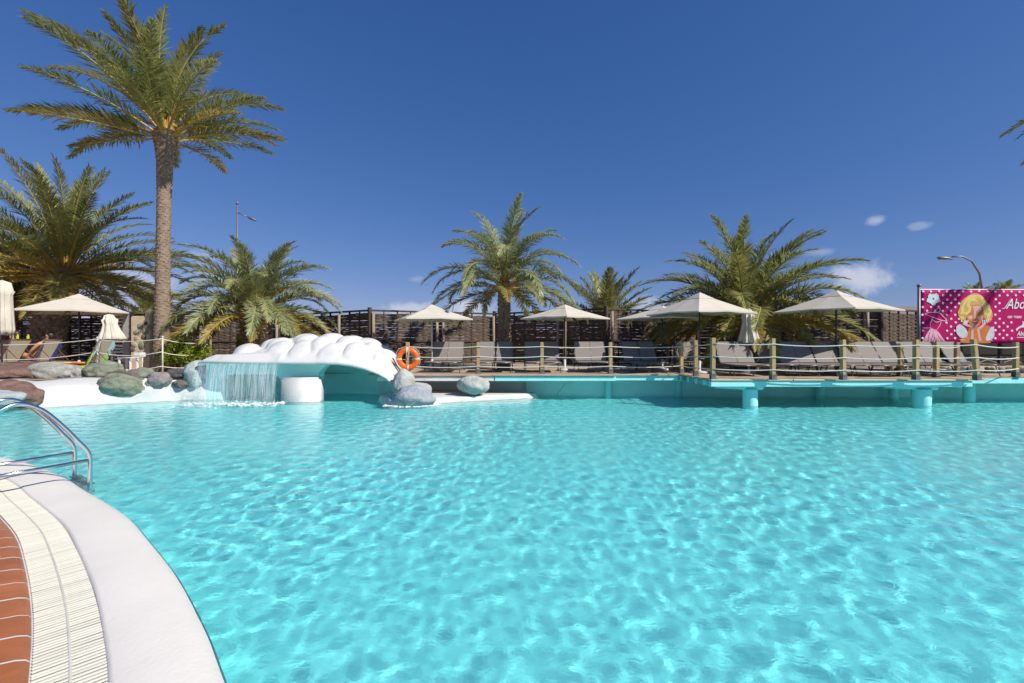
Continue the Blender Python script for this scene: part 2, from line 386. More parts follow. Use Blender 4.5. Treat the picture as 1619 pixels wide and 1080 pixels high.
n_ = len(prof)
for r_ in range(4):
    for k in range(n_-1): hl.f.append((r_*n_+k, r_*n_+k+1, (r_+1)*n_+k+1, (r_+1)*n_+k))
tag(hl.build('hill', MT['hill'], smooth=True), kind='structure')

# ------------------------------------------------------------------ white bank with rocks, spit with rocks
bankp = resample([Vector((p.x, p.y)) for p in catmull([(-16.7,9.2),(-14.5,9.45),(-12.6,9.7),(-11.2,10.05),(-10.2,10.7),(-9.15,11.2),(-8.4,11.65),(-7.95,11.7),(-7.7,11.9)], 8)], .12)
bn = normals2d(bankp, -1)
bb = MB(); loft(bb, bankp, bn, [(-.02,-.9),(0,-.1),(.02,.12),(.06,.27),(.14,.38),(.26,.45),(.5,.50),(.85,.55),(1.5,.565),(1.52,.2)], jit=.09)
for i_, v in enumerate(bb.v):       # the bank steepens where the small stones are mortared in
    pb_ = bankp[i_//10]; k_ = max(0, min(1, (v[0]+9.75)/.5)); k_ = k_*k_*(3-2*k_); f__ = 1-.55*k_
    bb.v[i_] = (pb_.x+(v[0]-pb_.x)*f__, pb_.y+(v[1]-pb_.y)*f__, v[2]+(.10*k_ if v[2] > .35 else 0))
bo = bb.build('pool_bank', MT['white'], smooth=True); tag(bo, kind='structure'); receiver(bo)
# low shelf reaching from the grotto to the boulders
def blobpoly(name, pts, z0, z1, mat, inset=.12):
    mb = MB(); pts = [Vector((*p, 0)) for p in pts]; c = sum(pts, Vector())/len(pts)
    ring = [p for p in catmull(pts+[pts[0]], 6)][:-1]; n = len(ring); v = []
    for k, (f_, z) in enumerate(((1.03,-.9),(1.02,z0),(1.0,(z0+z1)*.5),(.985,z1-.012),(.95,z1),(.6,z1+.01))):
        v += [(c.x+(p.x-c.x)*f_, c.y+(p.y-c.y)*f_, z) for p in ring]
    fs = [(i*n+k, i*n+(k+1) % n, (i+1)*n+(k+1) % n, (i+1)*n+k) for i in range(5) for k in range(n)]+[tuple(5*n+k for k in range(n))]
    mb.add(v, fs); return mb.build(name, mat, smooth=True)
sh = blobpoly('pool_shelf', [P(618,641,10.75).xy, P(650,641,10.72).xy, P(700,637,11.15).xy, P(770,631,11.6).xy, P(838,624.5,12.1).xy, P(842,622,12.5).xy, P(760,622,12.7).xy, P(640,622,13.1).xy, P(600,630,12.0).xy], -.05, .12, MT['white'])
tag(sh, kind='structure'); receiver(sh)

ROCKM = {}
def rock_mat(key, c1, c2):
    if key not in ROCKM: ROCKM[key] = M('rock_'+key, c1, c2, 5.5, .85, .9, 16, contrast=(.36,.62), detail=10)
    return ROCKM[key]
RC = dict(red=((.235,.135,.105),(.12,.07,.058)), grey=((.43,.41,.36),(.22,.215,.19)), green=((.29,.30,.22),(.14,.155,.115)), purple=((.30,.26,.25),(.22,.195,.19)),
          dark=((.12,.105,.1),(.06,.055,.055)), brown=((.2,.16,.135),(.11,.09,.08)), pale=((.47,.475,.44),(.33,.34,.32)), blue=((.37,.395,.42),(.25,.27,.295)), sandst=((.5,.39,.27),(.36,.27,.19)), wet=((.42,.46,.45),(.3,.34,.34)))
def rock(px0, py0, px1, py1, Yc, key, label, seed, tilt=0, dep=.8, group='boulders set along the pool edge', rough=.16):
    c = P((px0+px1)/2, (py0+py1)/2, Yc); rx = (px1-px0)/2/FPX*Yc*1.05; rz = (py1-py0)/2/FPX*Yc*1.08; ry = max(rz, rx*dep)
    bm = bmesh.new(); bmesh.ops.create_icosphere(bm, subdivisions=4, radius=1)
    rg = random.Random(seed); off = Vector((rg.random()*50, rg.random()*50, rg.random()*50))
    pl = [(Vector((rg.gauss(0,1), rg.gauss(0,1), rg.gauss(0,1))).normalized(), rg.uniform(.78,.95)) for _ in range(9)]
    for v in bm.verts:
        p = v.co.copy()
        for pn, pd in pl:
            e = p.dot(pn)-pd
            if e > 0: p -= pn*e*.8
        p *= 1+rough*noise.noise(p*1.6+off)+rough*.55*noise.noise(p*4.0+off)+rough*.30*noise.noise(p*10+off)
        v.co = Vector((p.x*rx, p.y*ry, p.z*rz))
    bmesh.ops.rotate(bm, verts=bm.verts[:], cent=(0,0,0), matrix=Matrix.Rotation(tilt, 3, 'Y'))
    me = bpy.data.meshes.new('rock'); bm.to_mesh(me); bm.free(); me.polygons.foreach_set('use_smooth', [True]*len(me.polygons))
    o = link('rock', me, rock_mat(key, *RC[key]), None, c); tag(o, label, 'rock', group); receiver(o); return o
for i, a in enumerate([
    (-45,575,66,600,11.6,'red','long reddish volcanic rock on the bank below the sunbathers',.1),
    (-8,605,62,640,10.25,'red','large red-brown pitted rock leaning down to the pool water',.32),
    (-40,612,32,642,9.9,'wet','smooth pale grey boulder at the water behind the steel handrail',.1),
    (50,572,122,604,11.9,'grey','big grey mottled boulder resting on the white bank',.08),
    (116,582,136,603,11.9,'grey','small grey stone touching the big mottled boulder',0),
    (138,572,192,599,12.1,'green','grey-green blocky boulder under the striped towel lounger',0),
    (164,592,231,626,11.32,'green','largest green boulder jutting from the white bank over the water',.12),
    (196,585,232,608,11.5,'brown','brown stone wedged behind the largest green boulder',.1),
    (209,582,243,600,11.58,'green','small olive stone in front of the white stool',.05),
    (235,588,269,613,11.50,'purple','flat mauve-grey stone set in white mortar',0),
    (264,583,298,599,11.74,'dark','dark oval stone at the foot of the tall palm',0),
    (274,601,298,614,11.64,'brown','small brown stone low in the mortar beside the waterfall',.05),
    (295,571,334,614,11.9,'wet','wet grey-green boulder splashed by the waterfall',-.1),
    (228,602,240,612,11.36,'green','tiny green wedge stone between two mortared boulders',0),
    (622,583,655,632,11.35,'pale','tall pale boulder leaning beside the grotto arch',.15),
    (648,604,682,628,11.5,'pale','low pale rock tucked behind the blue-grey boulder',.2),
    (622,611,688,646,10.9,'blue','rounded blue-grey boulder half in the pool water',.05),
    (724,595,773,623,11.6,'pale','pale oblong boulder resting against the deck wall',.08),
]):
    rock(*a[:6], a[6], 30+i, a[7], rough=.10 if a[5] in ('pale','blue','wet') else .17)
for i, a in enumerate([(262,568,286,581,14.6,'sandst','sandstone lump nearest the tall palm under the lime shrub'),(280,565,305,582,14.9,'sandst','rounded sandstone lump in the middle under the lime shrub'),
                       (303,567,330,584,14.6,'sandst','sandstone lump under the shrub beside the notice post'),(340,566,365,584,15,'sandst','sandstone lump hidden behind the wet waterfall side'),
                       (588,545,612,575,14.2,'sandst','tan rock behind the end of the white grotto roof')]):
    rock(*a[:6], a[6], 80+i, 0, group='tan rocks in the planting bed')

# ------------------------------------------------------------------ grotto with waterfall
def interp(tab, x):
    if x <= tab[0][0]: return tab[0][1]
    for (a, b), (c, d) in zip(tab, tab[1:]):
        if x <= c: return b+(d-b)*(x-a)/(c-a)
    return tab[-1][1]
gro = empty('pool_grotto', (-5.4, 12.0, 0)); tag(gro, 'white lumpy concrete grotto roof over the pool with a waterfall lip and open arch', 'grotto')
GO = Vector(gro.location)
front = [(312,.93),(322,.985),(340,.985),(500,.965),(520,.965),(540,.955),(560,.91),(580,.83),(600,.70),(612,.58),(621,.42),(626,.20),(629,-.2)]
top = [(312,1.0),(325,1.16),(340,1.29),(362,1.40),(400,1.48),(430,1.54),(485,1.60),(515,1.57),(545,1.53),(575,1.43),(600,1.20),(612,.92),(621,.60),(626,.36),(629,-.1)]
lumps = []
rgl = random.Random(11)
for a in [(352,.55,.28,.12),(372,.35,.26,.10),(388,.75,.33,.15),(415,.5,.30,.13),(412,.95,.36,.16),(432,.28,.28,.11),(446,.72,.36,.17),(462,.48,.31,.14),(470,.22,.27,.11),(482,.9,.38,.17),(500,.62,.34,.16),(497,.34,.29,.13),(520,.16,.28,.10),(528,.85,.34,.15),(534,.48,.32,.14),(556,.24,.28,.11),(560,.7,.33,.14),(578,.45,.28,.11),(590,.75,.27,.10),(598,.3,.24,.08),(513,1.0,.3,.14)]:
    lumps.append(a)
NU, NV = 150, 56
UF = [312+(629-312)*i/NU for i in range(NU+1)]
def roof_pt(px, v):
    Yf = 11.22+.25*((px-470)/155)**4; Yb = 13.5
    y = Yf+(Yb-Yf)*v; x = XP(px, 11.5)+(.0 if px > 330 else 0)
    zf = interp(front, px); zt = interp(top, px)
    lip = .24*min(1, max(0, (zt-zf)/.3))
    if v < .02: z = zf+(.06)*(v/.02)
    elif v < .10 and px < 445: z = zf+.06+(lip-.06)*((v-.02)/.08)**1.6
    else:
        t = max(0, v-.02)/.98; z0 = zf+.06
        tt = min(1, t/.55); z = z0+(zt-z0)*(1-(1-tt)**2.4)
        if px < 445 and t < .5: z = max(z0, min(z, zf+lip+(zt-zf-lip)*(1-(1-max(0, (t-.08)/.47))**2)))
        if t > .75: z -= (t-.75)**2*4
    amp = min(1, max(0, (v-.1)/.15))*min(1, max(0, (zt-.5)/.5)) if px < 450 else min(1, max(0, (v-.02)/.2))*min(1, max(0, (zt-.5)/.5))
    e = 0
    for lp, lv, lr, lh in lumps:
        d2 = ((x-XP(lp, 11.5))**2+((v-lv)*1.5)**2)/lr**2
        if d2 < 1: e = max(e, lh*math.sqrt(1-d2)**.8)
    return x, y, z+e*amp*1.75-.13*amp
v_ = []; f_ = []
for i in range(NU+1):
    for j in range(NV+1): v_.append(Vector(roof_pt(UF[i], j/NV))-GO)
nb = NV+1
for i in range(NU):
    for j in range(NV): f_.append((i*nb+j, (i+1)*nb+j, (i+1)*nb+j+1, i*nb+j+1))
base = len(v_)
def under_pt(px, v):
    x, y, _ = roof_pt(px, v); zf = interp(front, px)
    return Vector((x, y, zf-.05 if v < .02 else zf-.04-.02*math.sin(v*3)))-GO
JV = 8
for i in range(NU+1):
    for j in range(JV+1): v_.append(under_pt(UF[i], j/JV))
nj = JV+1
under_f = []
for i in range(NU):
    for j in range(JV): under_f.append((base+i*nj+j, base+i*nj+j+1, base+(i+1)*nj+j+1, base+(i+1)*nj+j))
    f_.append((i*nb, base+i*nj, base+(i+1)*nj, (i+1)*nb))
    f_.append((i*nb+NV, (i+1)*nb+NV, base+(i+1)*nj+JV, base+i*nj+JV))
me = bpy.data.meshes.new('roof'); me.from_pydata(v_, [], f_+under_f); me.materials.append(MT['white']); me.materials.append(MT['aqua_in'])
me.polygons.foreach_set('material_index', [0]*len(f_)+[1]*len(under_f))
sm = [True]*(len(f_)+len(under_f))
me.polygons.foreach_set('use_smooth', sm); me.update()
ro = link('roof', me, None, gro)
md = ro.modifiers.new('relax', 'SMOOTH'); md.factor = .5; md.iterations = 3
def extr(mb, poly, y0, y1):     # poly of (x,z) -> prism between y0 and y1
    n = len(poly); mb.add([(x, y0, z) for x, z in poly]+[(x, y1, z) for x, z in poly], [tuple(range(n)), tuple(range(2*n-1, n-1, -1))]+[(k, k+n, (k+1) % n+n, (k+1) % n) for k in range(n)])
hd = MB(); H = 11.75
hp = [(326,.945),(520,.93),(514,.86),(508,.78),(504.5,.68),(503,.5),(503,-.8),(447,-.8),(447,.36),(445,.50),(439,.60),(430,.645),(415,.655),(372,.655),(360,.64),(352,.59),(349,.5),(349,-.8),(326,-.8)]
extr(hd, [(XP(a, H)-GO.x, b) for a, b in hp], H-GO.y, H+.35-GO.y)
o = hd.build('front_wall', MT['aqua_in'], gro); fix_normals(o.data); receiver(o)
cl = MB().bbox((XP(472.5,11.3)-GO.x, 11.5-GO.y, -.15), (.925,.46,1.49), .05); o = cl.build('column', MT['white'], gro, smooth=True); receiver(o)
bw = MB(); bp_ = catmull([(-7.7,11.95),(-7.6,12.6),(-7.0,13.2),(-5.5,13.45),(-3.9,13.2),(-3.25,12.5),(-3.1,11.8)], 8); bp2 = [Vector((p.x-GO.x, p.y-GO.y)) for p in bp_]
def bwz(p):
    px = p.x+GO.x; return interp([(XP(a, 11.5), b) for a, b in front], px)+(.25 if px > 540 else .12 if px > 380 else -.03)
nbp = len(bp2); bw.add([(p.x, p.y, -.85) for p in bp2]+[(p.x, p.y, max(-.5, bwz(p))) for p in bp2], [(k, k+1, nbp+k+1, nbp+k) for k in range(nbp-1)])
o = bw.build('back_wall', MT['aqua_in'], gro, smooth=True); receiver(o)

# falling water: strands, drops and foam
fm = bpy.data.materials.new('falling_water'); fm.use_nodes = True; n = fm.node_tree; b = n.nodes['Principled BSDF']; b.inputs['Base Color'].default_value = (.85,.9,.92,1); b.inputs['Roughness'].default_value = .3
tr = n.nodes.new('ShaderNodeBsdfTransparent'); mx = n.nodes.new('ShaderNodeMixShader'); mx.inputs[0].default_value = .22
n.links.new(tr.outputs[0], mx.inputs[1]); n.links.new(b.outputs[0], mx.inputs[2]); n.links.new(mx.outputs[0], n.nodes['Material Output'].inputs[0])
sm_ = bpy.data.materials.new('water_sheet'); sm_.use_nodes = True; n = sm_.node_tree; b = n.nodes['Principled BSDF']; b.inputs['Base Color'].default_value = (.8,.88,.9,1); b.inputs['Roughness'].default_value = .15
tr = n.nodes.new('ShaderNodeBsdfTransparent'); mx = n.nodes.new('ShaderNodeMixShader')
tc = n.nodes.new('ShaderNodeTexCoord'); mp = n.nodes.new('ShaderNodeMapping'); mp.inputs['Scale'].default_value = (14,1,.9); ns = n.nodes.new('ShaderNodeTexNoise'); ns.inputs['Scale'].default_value = 1; ns.inputs['Detail'].default_value = 4
rp = n.nodes.new('ShaderNodeMapRange'); rp.inputs['From Min'].default_value = .42; rp.inputs['From Max'].default_value = .75; rp.inputs['To Min'].default_value = .10; rp.inputs['To Max'].default_value = .34
n.links.new(tc.outputs['Object'], mp.inputs[0]); n.links.new(mp.outputs[0], ns.inputs['Vector']); n.links.new(ns.outputs['Fac'], rp.inputs['Value']); n.links.new(rp.outputs[0], mx.inputs[0])
n.links.new(tr.outputs[0], mx.inputs[1]); n.links.new(b.outputs[0], mx.inputs[2]); n.links.new(mx.outputs[0], n.nodes['Material Output'].inputs[0])
wf = empty('waterfall', (XP(380,11.1), 11.1, .95)); tag(wf, 'thin sheet of water falling from the grotto lip into the pool', 'waterfall'); WO = Vector(wf.location)
rg = random.Random(4)
st = MB()
for i in range(430):
    px = rg.uniform(318, 441); px = px if rg.random() < .6 else rg.choice((322,341,352,358,377,383,401,419,424,437))+rg.gauss(0, 2.2)
    z = .98; x0 = XP(px, 11.2); z0 = z-rg.random()**1.5*.75; ln = rg.uniform(.12,.75); z1 = max(0, z0-ln)
    yv = lambda zz: 11.17-.20*math.sqrt(max(0, (.98-zz)))+jy
    jy = rg.gauss(0,.03); dx = rg.gauss(0,.008)-(.09*max(0, (335-px)/15) if px < 335 else 0)
    r0 = rg.uniform(.0012,.0036)
    st.tube([Vector((x0+dx*t, yv(z0+(z1-z0)*t), z0+(z1-z0)*t))-WO for t in (0,.33,.66,1)], [r0*.5, r0, r0*.9, r0*.3], 4)
for i in range(2600):
    px = rg.uniform(305, 446); zz = .95*rg.random()**1.3; p = Vector((XP(px, 11.2)-rg.random()*.1*(px < 335), 11.17-.2*math.sqrt(max(0,.98-zz))+rg.gauss(0,.07), zz))-WO; r = rg.uniform(.002,.0055)
    st.add([p+Vector(t)*r for t in ((1,0,0),(-1,0,0),(0,1,0),(0,-1,0),(0,0,1.8),(0,0,-1.8))], [(0,2,4),(2,1,4),(1,3,4),(3,0,4),(2,0,5),(1,2,5),(3,1,5),(0,3,5)])
o = st.build('water_strands', fm, wf); tag(o, kind='stuff')
ss = MB(); NC = 60
for j in range(11):
    zz = .97*(1-j/10)
    for i in range(NC+1):
        px = 318+(442-318)*i/NC; ss.v.append(Vector((XP(px, 11.2), 11.165-.2*math.sqrt(.98-zz)+.015*math.sin(px*.9+zz*3), zz))-WO)
for j in range(10):
    for i in range(NC): ss.f.append((j*(NC+1)+i, j*(NC+1)+i+1, (j+1)*(NC+1)+i+1, (j+1)*(NC+1)+i))
ss.build('water_sheet', sm_, wf, smooth=True)
fo = MB()
for i in range(300):
    px = rg.uniform(300, 452); c = Vector((XP(px, 11.1), 10.93+rg.gauss(0,.22), .008)); r = abs(rg.gauss(0,.016))+.004
    k = 6; fo.add([c+Vector((r*1.6*math.cos(6.283*t/k), r*math.sin(6.283*t/k), -.012)) for t in range(k)]+[c+Vector((0,0,r*.5))], [(t, (t+1) % k, k) for t in range(k)])
for i in range(260):      # ring of froth round the boulder
    a = rg.uniform(0, 2*math.pi); c = Vector((XP(652,10.8)+.58*math.cos(a)+rg.gauss(0,.05), 10.82+.35*math.sin(a)+rg.gauss(0,.04), .008)); r = abs(rg.gauss(0,.014))+.004
    k = 6; fo.add([c+Vector((r*1.8*math.cos(6.283*t/k), r*math.sin(6.283*t/k), -.01)) for t in range(k)]+[c+Vector((0,0,r*.4))], [(t, (t+1) % k, k) for t in range(k)])
tag(fo.build('foam', M('foam', (.85,.88,.88), None, 9, .6), None, smooth=True), kind='stuff')

# ------------------------------------------------------------------ wooden deck on columns
dk = empty('pool_deck', (4, 12.5, DECK)); tag(dk, kind='structure'); DO = Vector(dk.location)
# beams (painted) under the edge
def beam(name, pts, z0, z1, th, mat, parent, off=DO):
    mb = MB()
    for a, b in zip(pts, pts[1:]):
        a = Vector((*a, 0)); b = Vector((*b, 0)); d = (b-a); L = d.length; ang = math.atan2(d.y, d.x); c = (a+b)/2-off
        mb.bbox((c.x, c.y, (z0+z1)/2-off.z), (L, th, z1-z0), .012, Matrix.Rotation(ang, 3, 'Z'))
    return mb.build(name, mat, parent)
YA, YB, YD, YE = 11.85, 12.0, 10.4, 11.05
xa0, xa1 = XP(596, YA), XP(974, 11.85); xb1 = XP(1073, 12.0); xd0, xd1 = XP(1124, YD), XP(1563, YD); xe1 = 16.9
beam('edge_beam', [(XP(782,YA), YA+.06), (xa1, YA+.06)], .465, .595, .1, MT['aqua'], dk)
beam('edge_beam', [(xa1+.004, YB+.06), (xb1, YB+.06)], .465, .615, .1, MT['aqua'], dk)
beam('edge_beam', [(xa0, YA+.06), (XP(781,YA), YA+.06)], .465, .595, .1, MT['grey_wall'], dk)
nst = 4
for k in range(nst):   # stepped corner
    a = k/nst; b = (k+1)/nst
    xx0 = xb1+(xd0-xb1)*a; xx1 = xb1+(xd0-xb1)*b; yy = YB+(YD-YB)*b+.06
    beam('edge_beam', [(xx0+.004, yy+.25), (xx1-.004, yy+.25)], .465+.002*k, .60, .1, MT['aqua'], dk)
beam('edge_beam', [(xd0, YD+.065), (xd1-.35, YD+.065)], .46, .595, .12, MT['aqua'], dk)
beam('edge_beam', [(xd1-.25, YE+.05), (xe1, YE+.05)], .475, .605, .12, MT['aqua'], dk)
beam('cross_beam', [(xd0+.3, YD+.2), (xd0+.3, 12.7)], .42, .55, .12, MT['aqua'], dk)
beam('cross_beam', [(xd1-.45, YD+.2), (xd1-.45, 12.1)], .42, .55, .12, MT['aqua'], dk)
# planks, each one a part; they run along the edge
def planks(x0, x1, y0, y1, mat_edge=None, skew=0):
    y = y0; k = 0
    while y < y1:
        wd = .142; segs = [x0]
        while segs[-1] < x1: segs.append(min(x1, segs[-1]+random.uniform(2.2, 3.6) if segs[-1] > x0 else segs[-1]+random.uniform(1.0, 3.4)))
        if len(segs) > 2 and segs[-1]-segs[-2] < .5: segs.pop(-2)
        for a, b in zip(segs, segs[1:]):
            ex = random.uniform(0,.02) if k == 0 else 0
            o = MB().bbox((0,0,0), (b-a-.005, wd-.008, .034), .004).build('plank', MT['plank_new'] if (k == 0 and mat_edge) else MT['plank'], dk, loc=((a+b)/2-DO.x, y+wd/2-DO.y-ex, -.017+random.uniform(-.002,.002)))
        y += wd; k += 1
planks(xa0-.3, xa1, YA-.03, 13.6)
planks(xa1+.003, xb1, YB-.03, 13.9)
planks(xd0, xd1, YD-.02, 13.55, True)
planks(xd1+.003, xe1, YE, 12.3)
for k in range(nst):
    a = k/nst; b = (k+1)/nst; xx0 = xb1+(xd0-xb1)*a; xx1 = xb1+(xd0-xb1)*b
    planks(xx0+.003, xx1-.003, YB+(YD-YB)*b+.02*k, 13.55)
# columns in the water
def pool_column(px, Yc, r, label, ztop=.465):
    x = XP(px, Yc); o = MB().lathe([(r*1.02,FLOOR-.05),(r,-.2),(r,0),(r*.99,ztop-.03),(r*.97,ztop)], 28).build('deck_column', MT['aqua'], smooth=True, loc=(x, Yc, 0)); tag(o, label, 'column', 'aqua columns carrying the deck'); receiver(o); return o
pool_column(962, 12.66, .095, 'slim aqua column under the deck below the sixth rope post'); pool_column(1072, 12.66, .10, 'slim aqua column at the stepped inner corner of the deck')
pool_column(1297, 12.3, .11, 'slim aqua column deep in shade behind the projecting deck'); pool_column(1412, 12.1, .115, 'slim aqua column just behind the thick front column near the deck end', .47); pool_column(1532, 11.75, .125, 'slim aqua column at the outer end of the projecting deck')
for px, r, lb in ((1186,.165,'thick aqua column standing forward under the stepped end of the deck'), (1457,.19,'thickest aqua column standing forward near the open end of the deck')):
    o = pool_column(px, 10.75, r, lb, .39)
    lg = MB(); x = 0; lg.tube([(-.75,.18,.46),(-.2,.02,.45),(r+.09,-.07,.45)], [.085,.088,.09], 16); lg.build('log_beam', MT['aqua'], o, smooth=True)
# painted wall under the shelf end of the deck
wb = MB().box((XP(735,13.15), 13.12, .03), (XP(865,13.0)-XP(600,13.2), .2, 1.15)).build('deck_wall', MT['grey_wall']); tag(wb, kind='structure'); receiver(wb)
wd = MB(); extr(wd, [(XP(880,12.9),-.05),(XP(955,12.9),-.05),(XP(955,12.9),.42),(XP(908,12.9),.42),(XP(893,12.9),.28)], 12.86, 12.93); o = wd.build('wall_buttress', MT['aqua_in']); fix_normals(o.data); tag(o, kind='structure')

# ------------------------------------------------------------------ rope fence on the deck
def rope_post(px, py_top, Yp, label, lean=0):
    x = XP(px, Yp); Yp *= .955; x = XP(px, Yp); h = ZP(py_top, Yp)-DECK
    e = empty('rope_post', (x, Yp, DECK)); tag(e, label, 'post', 'timber rope posts on the deck'); e.rotation_euler = (0, lean, random.uniform(-.15,.15))
    mb = MB(); bm = MB(); s_ = .094
    mb.bbox((0,0,.09+(h-.09)/2), (s_,s_,h-.09), .007); mb.build('shaft', MT['post'], e)
    MB().bbox((0,0,.06), (s_+.022,s_+.022,.12), .004).box((0,0,.004),(s_+.07,s_+.07,.008)).build('shoe', MT['shoe'], e)
    return Vector((x, Yp, DECK)), h, lean
posts = [
    (645,541,12.95,'grey-brown rope post that carries the orange lifebuoy'),(756,541,12.72,'honey timber rope post between the lifebuoy and the central palm'),(857,541,12.72,'honey timber rope post beside the shaded lounger next to the central palm'),
    (965,541,12.75,'honey timber rope post in front of the dark pair of loungers'),(1077,541,12.95,'greenish rope post at the inner corner by the back umbrella'),(1100,538,11.95,'rope post with a bright rust stain at the stepped corner'),
    (1127,534,11.0,'rope post at the outer tip of the stepped corner'),(1222,535,10.75,'pale green weathered rope post by the mottled lounger'),(1333,537,10.72,'golden rope post in the middle of the projecting deck'),
    (1448,537,10.72,'golden rope post in front of the pink banner edge'),(1545,536,10.72,'leaning rope post at the open corner of the deck'),(1606,541,11.6,'rope post on the walkway under the banner lettering')]
pinfo = []
for px, pt, Yp, lb in posts: pinfo.append(rope_post(px, pt, Yp, lb, -.10 if px == 1545 else random.uniform(-.01,.01)))
back = [(1424,543,11.75,'short brown rope post behind the loungers on the far side of the deck'),(1480,541,11.45,'brown rope post under the banner dress drawing'),(1513,541,12.2,'grey-green rope post under the polka dots of the banner')]
binfo = [rope_post(px, pt, Yp, lb) for px, pt, Yp, lb in back]
def rope(infos, frac, label, sag, group, mat='rope', r=.0125, zoff=None):
    pts = []
    for (p, h, ln), (p2, h2, l2) in zip(infos, infos[1:]):
        a = p+Vector((math.sin(ln)*h*frac, -.055, h*frac)); b = p2+Vector((math.sin(l2)*h2*frac, -.055, h2*frac)); L = (b-a).length
        n = 12; sg = sag*min(1.6, L/1.7)*random.uniform(.75,1.25)
        for k in range(n):
            t = k/n; pts.append(a.lerp(b, t)-Vector((0,0,4*sg*t*(1-t))))
    pts.append(b); o_ = pts[0].copy()
    o = MB().tube([p-o_ for p in pts], r, 6).build('rope', MT[mat], smooth=True, loc=o_); tag(o, label, 'rope', group); return o
for fr, nm in ((.86,'topmost white rope strung along the timber deck posts'),(.55,'middle white rope strung along the timber deck posts'),(.24,'lowest white rope strung along the timber deck posts')):
    rope(pinfo, fr, nm, .032, 'ropes along the deck')
for fr, nm in ((.86,'topmost thin rope on the short posts under the banner'),(.55,'middle thin rope on the short posts under the banner'),(.24,'lowest thin rope on the short posts under the banner')):
    rope(binfo, fr, nm, .04, 'ropes under the banner', r=.009)
# lifebuoy
lb = empty('lifebuoy', P(645,567,12.25)); tag(lb, 'orange lifebuoy with white bands and cord hung on a rope post', 'lifebuoy'); lb.rotation_euler = (R(8), 0, R(4)); lb.scale = (.90,.90,.90)
def torus(Rm, r, a0=0, a1=2*math.pi, n=48, m=14, sx=.72):
    mb = MB(); full = abs(a1-a0-2*math.pi) < 1e-6; nn = n if full else n+1
    for i in range(nn):
        a = a0+(a1-a0)*i/n
        for j in range(m):
            t = 2*math.pi*j/m; q = Rm+r*math.cos(t); mb.v.append((q*math.cos(a), r*sx*math.sin(t), q*math.sin(a)))
    for i in range(n):
        for j in range(m):
            i2 = (i+1) % nn; mb.f.append((i*m+j, i2*m+j, i2*m+(j+1) % m, i*m+(j+1) % m))
    return mb
torus(.265,.082).build('ring', MT['orange'], lb, smooth=True)
for k in range(4):
    a = k*math.pi/2+.02; torus(.265,.0835,a-.085,a+.085,6).build('band', MT['tape'], lb, smooth=True)
cd_ = []
for k in range(65):
    a = 2*math.pi*k/64; q = .352+.03*abs(math.sin(2*a)); cd_.append((q*math.cos(a), -.01, q*math.sin(a)))
MB().tube(cd_, .007, 5, False).build('cord', MT['rope'], lb, smooth=True)
MB().tube([(-.02,-.09,.30),(-.03,-.06,.15),(.0,-.05,-.1),(.03,-.06,-.18),(.02,-.06,.1),(.05,-.09,.28)], .008, 5).build('hanging_cord', MT['rope'], lb, smooth=True)

# ------------------------------------------------------------------ sun loungers
def make_lounger(sling, frame, back=52, pitch=.0):
    e = empty('sun_lounger', (0,0,0)); wd = .56; h = .30; hb = 1.12
    L = .76; a = R(back); bx = [(0, hb+L*math.cos(a)*t, h+.03+L*math.sin(a)*t) for t in (0,.5,1)]
    fr = MB()
    for sx in (-1,1): fr.tube([(sx*wd/2,0,h),(sx*wd/2,.4,h),(sx*wd/2,1.85,h)], .019, 8)
    fr.tube([(-wd/2,0.0,h),(wd/2,0.0,h)], .019, 8); fr.tube([(-wd/2,1.85,h),(wd/2,1.85,h)], .019, 8); fr.tube([(-wd/2,.62,h-.01),(wd/2,.62,h-.01)], .014, 6)
    fr.build('frame', frame, e, smooth=True)
    for sx in (-1,1):
        MB().tube([(sx*wd/2*.97,.28,h),(sx*wd/2*.99,.14,0)], .016, 6).build('leg', frame, e, smooth=True)
        MB().tube([(sx*wd/2*.97,1.45,h),(sx*wd/2*.99,1.62,0)], .016, 6).build('leg', frame, e, smooth=True)
    MB().bbox((0,hb/2,h+.012),(wd-.03,hb-.02,.012),.004).build('seat', sling, e)
    bk = MB(); n = 8
    m_ = Matrix.Rotation(a, 3, 'X')
    bk.bbox((0, hb+L*.5*math.cos(a), h+.03+L*.5*math.sin(a)), (wd-.02, L, .018), .006, m_)
    b = bk.build('backrest', sling, e)
    bf = MB()
    for sx in (-1,1): bf.tube([(sx*wd/2, hb, h+.02),(sx*wd/2, hb+L*math.cos(a), h+.02+L*math.sin(a))], .014, 6)
    bf.tube([(-wd/2, hb+L*math.cos(a), h+.02+L*math.sin(a)),(wd/2, hb+L*math.cos(a), h+.02+L*math.sin(a))], .014, 6)
    bf.build('back_frame', frame, b, smooth=True)
    sp = MB()
    for sx in (-1,1): sp.tube([(sx*wd*.46, hb+L*.62*math.cos(a), h+L*.62*math.sin(a)),(sx*wd*.46, hb+.62, h)], .010, 6)
    sp.build('back_strut', frame, e, smooth=True)
    return e
proto = make_lounger(MT['sling'], MT['frame'])
used = False
def lounger(px, Yfeet, label, rz=0, group='grey sun loungers lined up behind the ropes', base=None, z=DECK):
    global used
    Yfeet *= .955; Yb = Yfeet+1.20
    if base is None:
        o = proto if not used else copy_tree(proto); used = True
    else: o = base
    o.location = (XP(px, Yb), Yfeet, z); o.rotation_euler = (0, 0, rz); o.scale = (.84,.86,.92); tag(o, label, 'sun lounger', group); return o
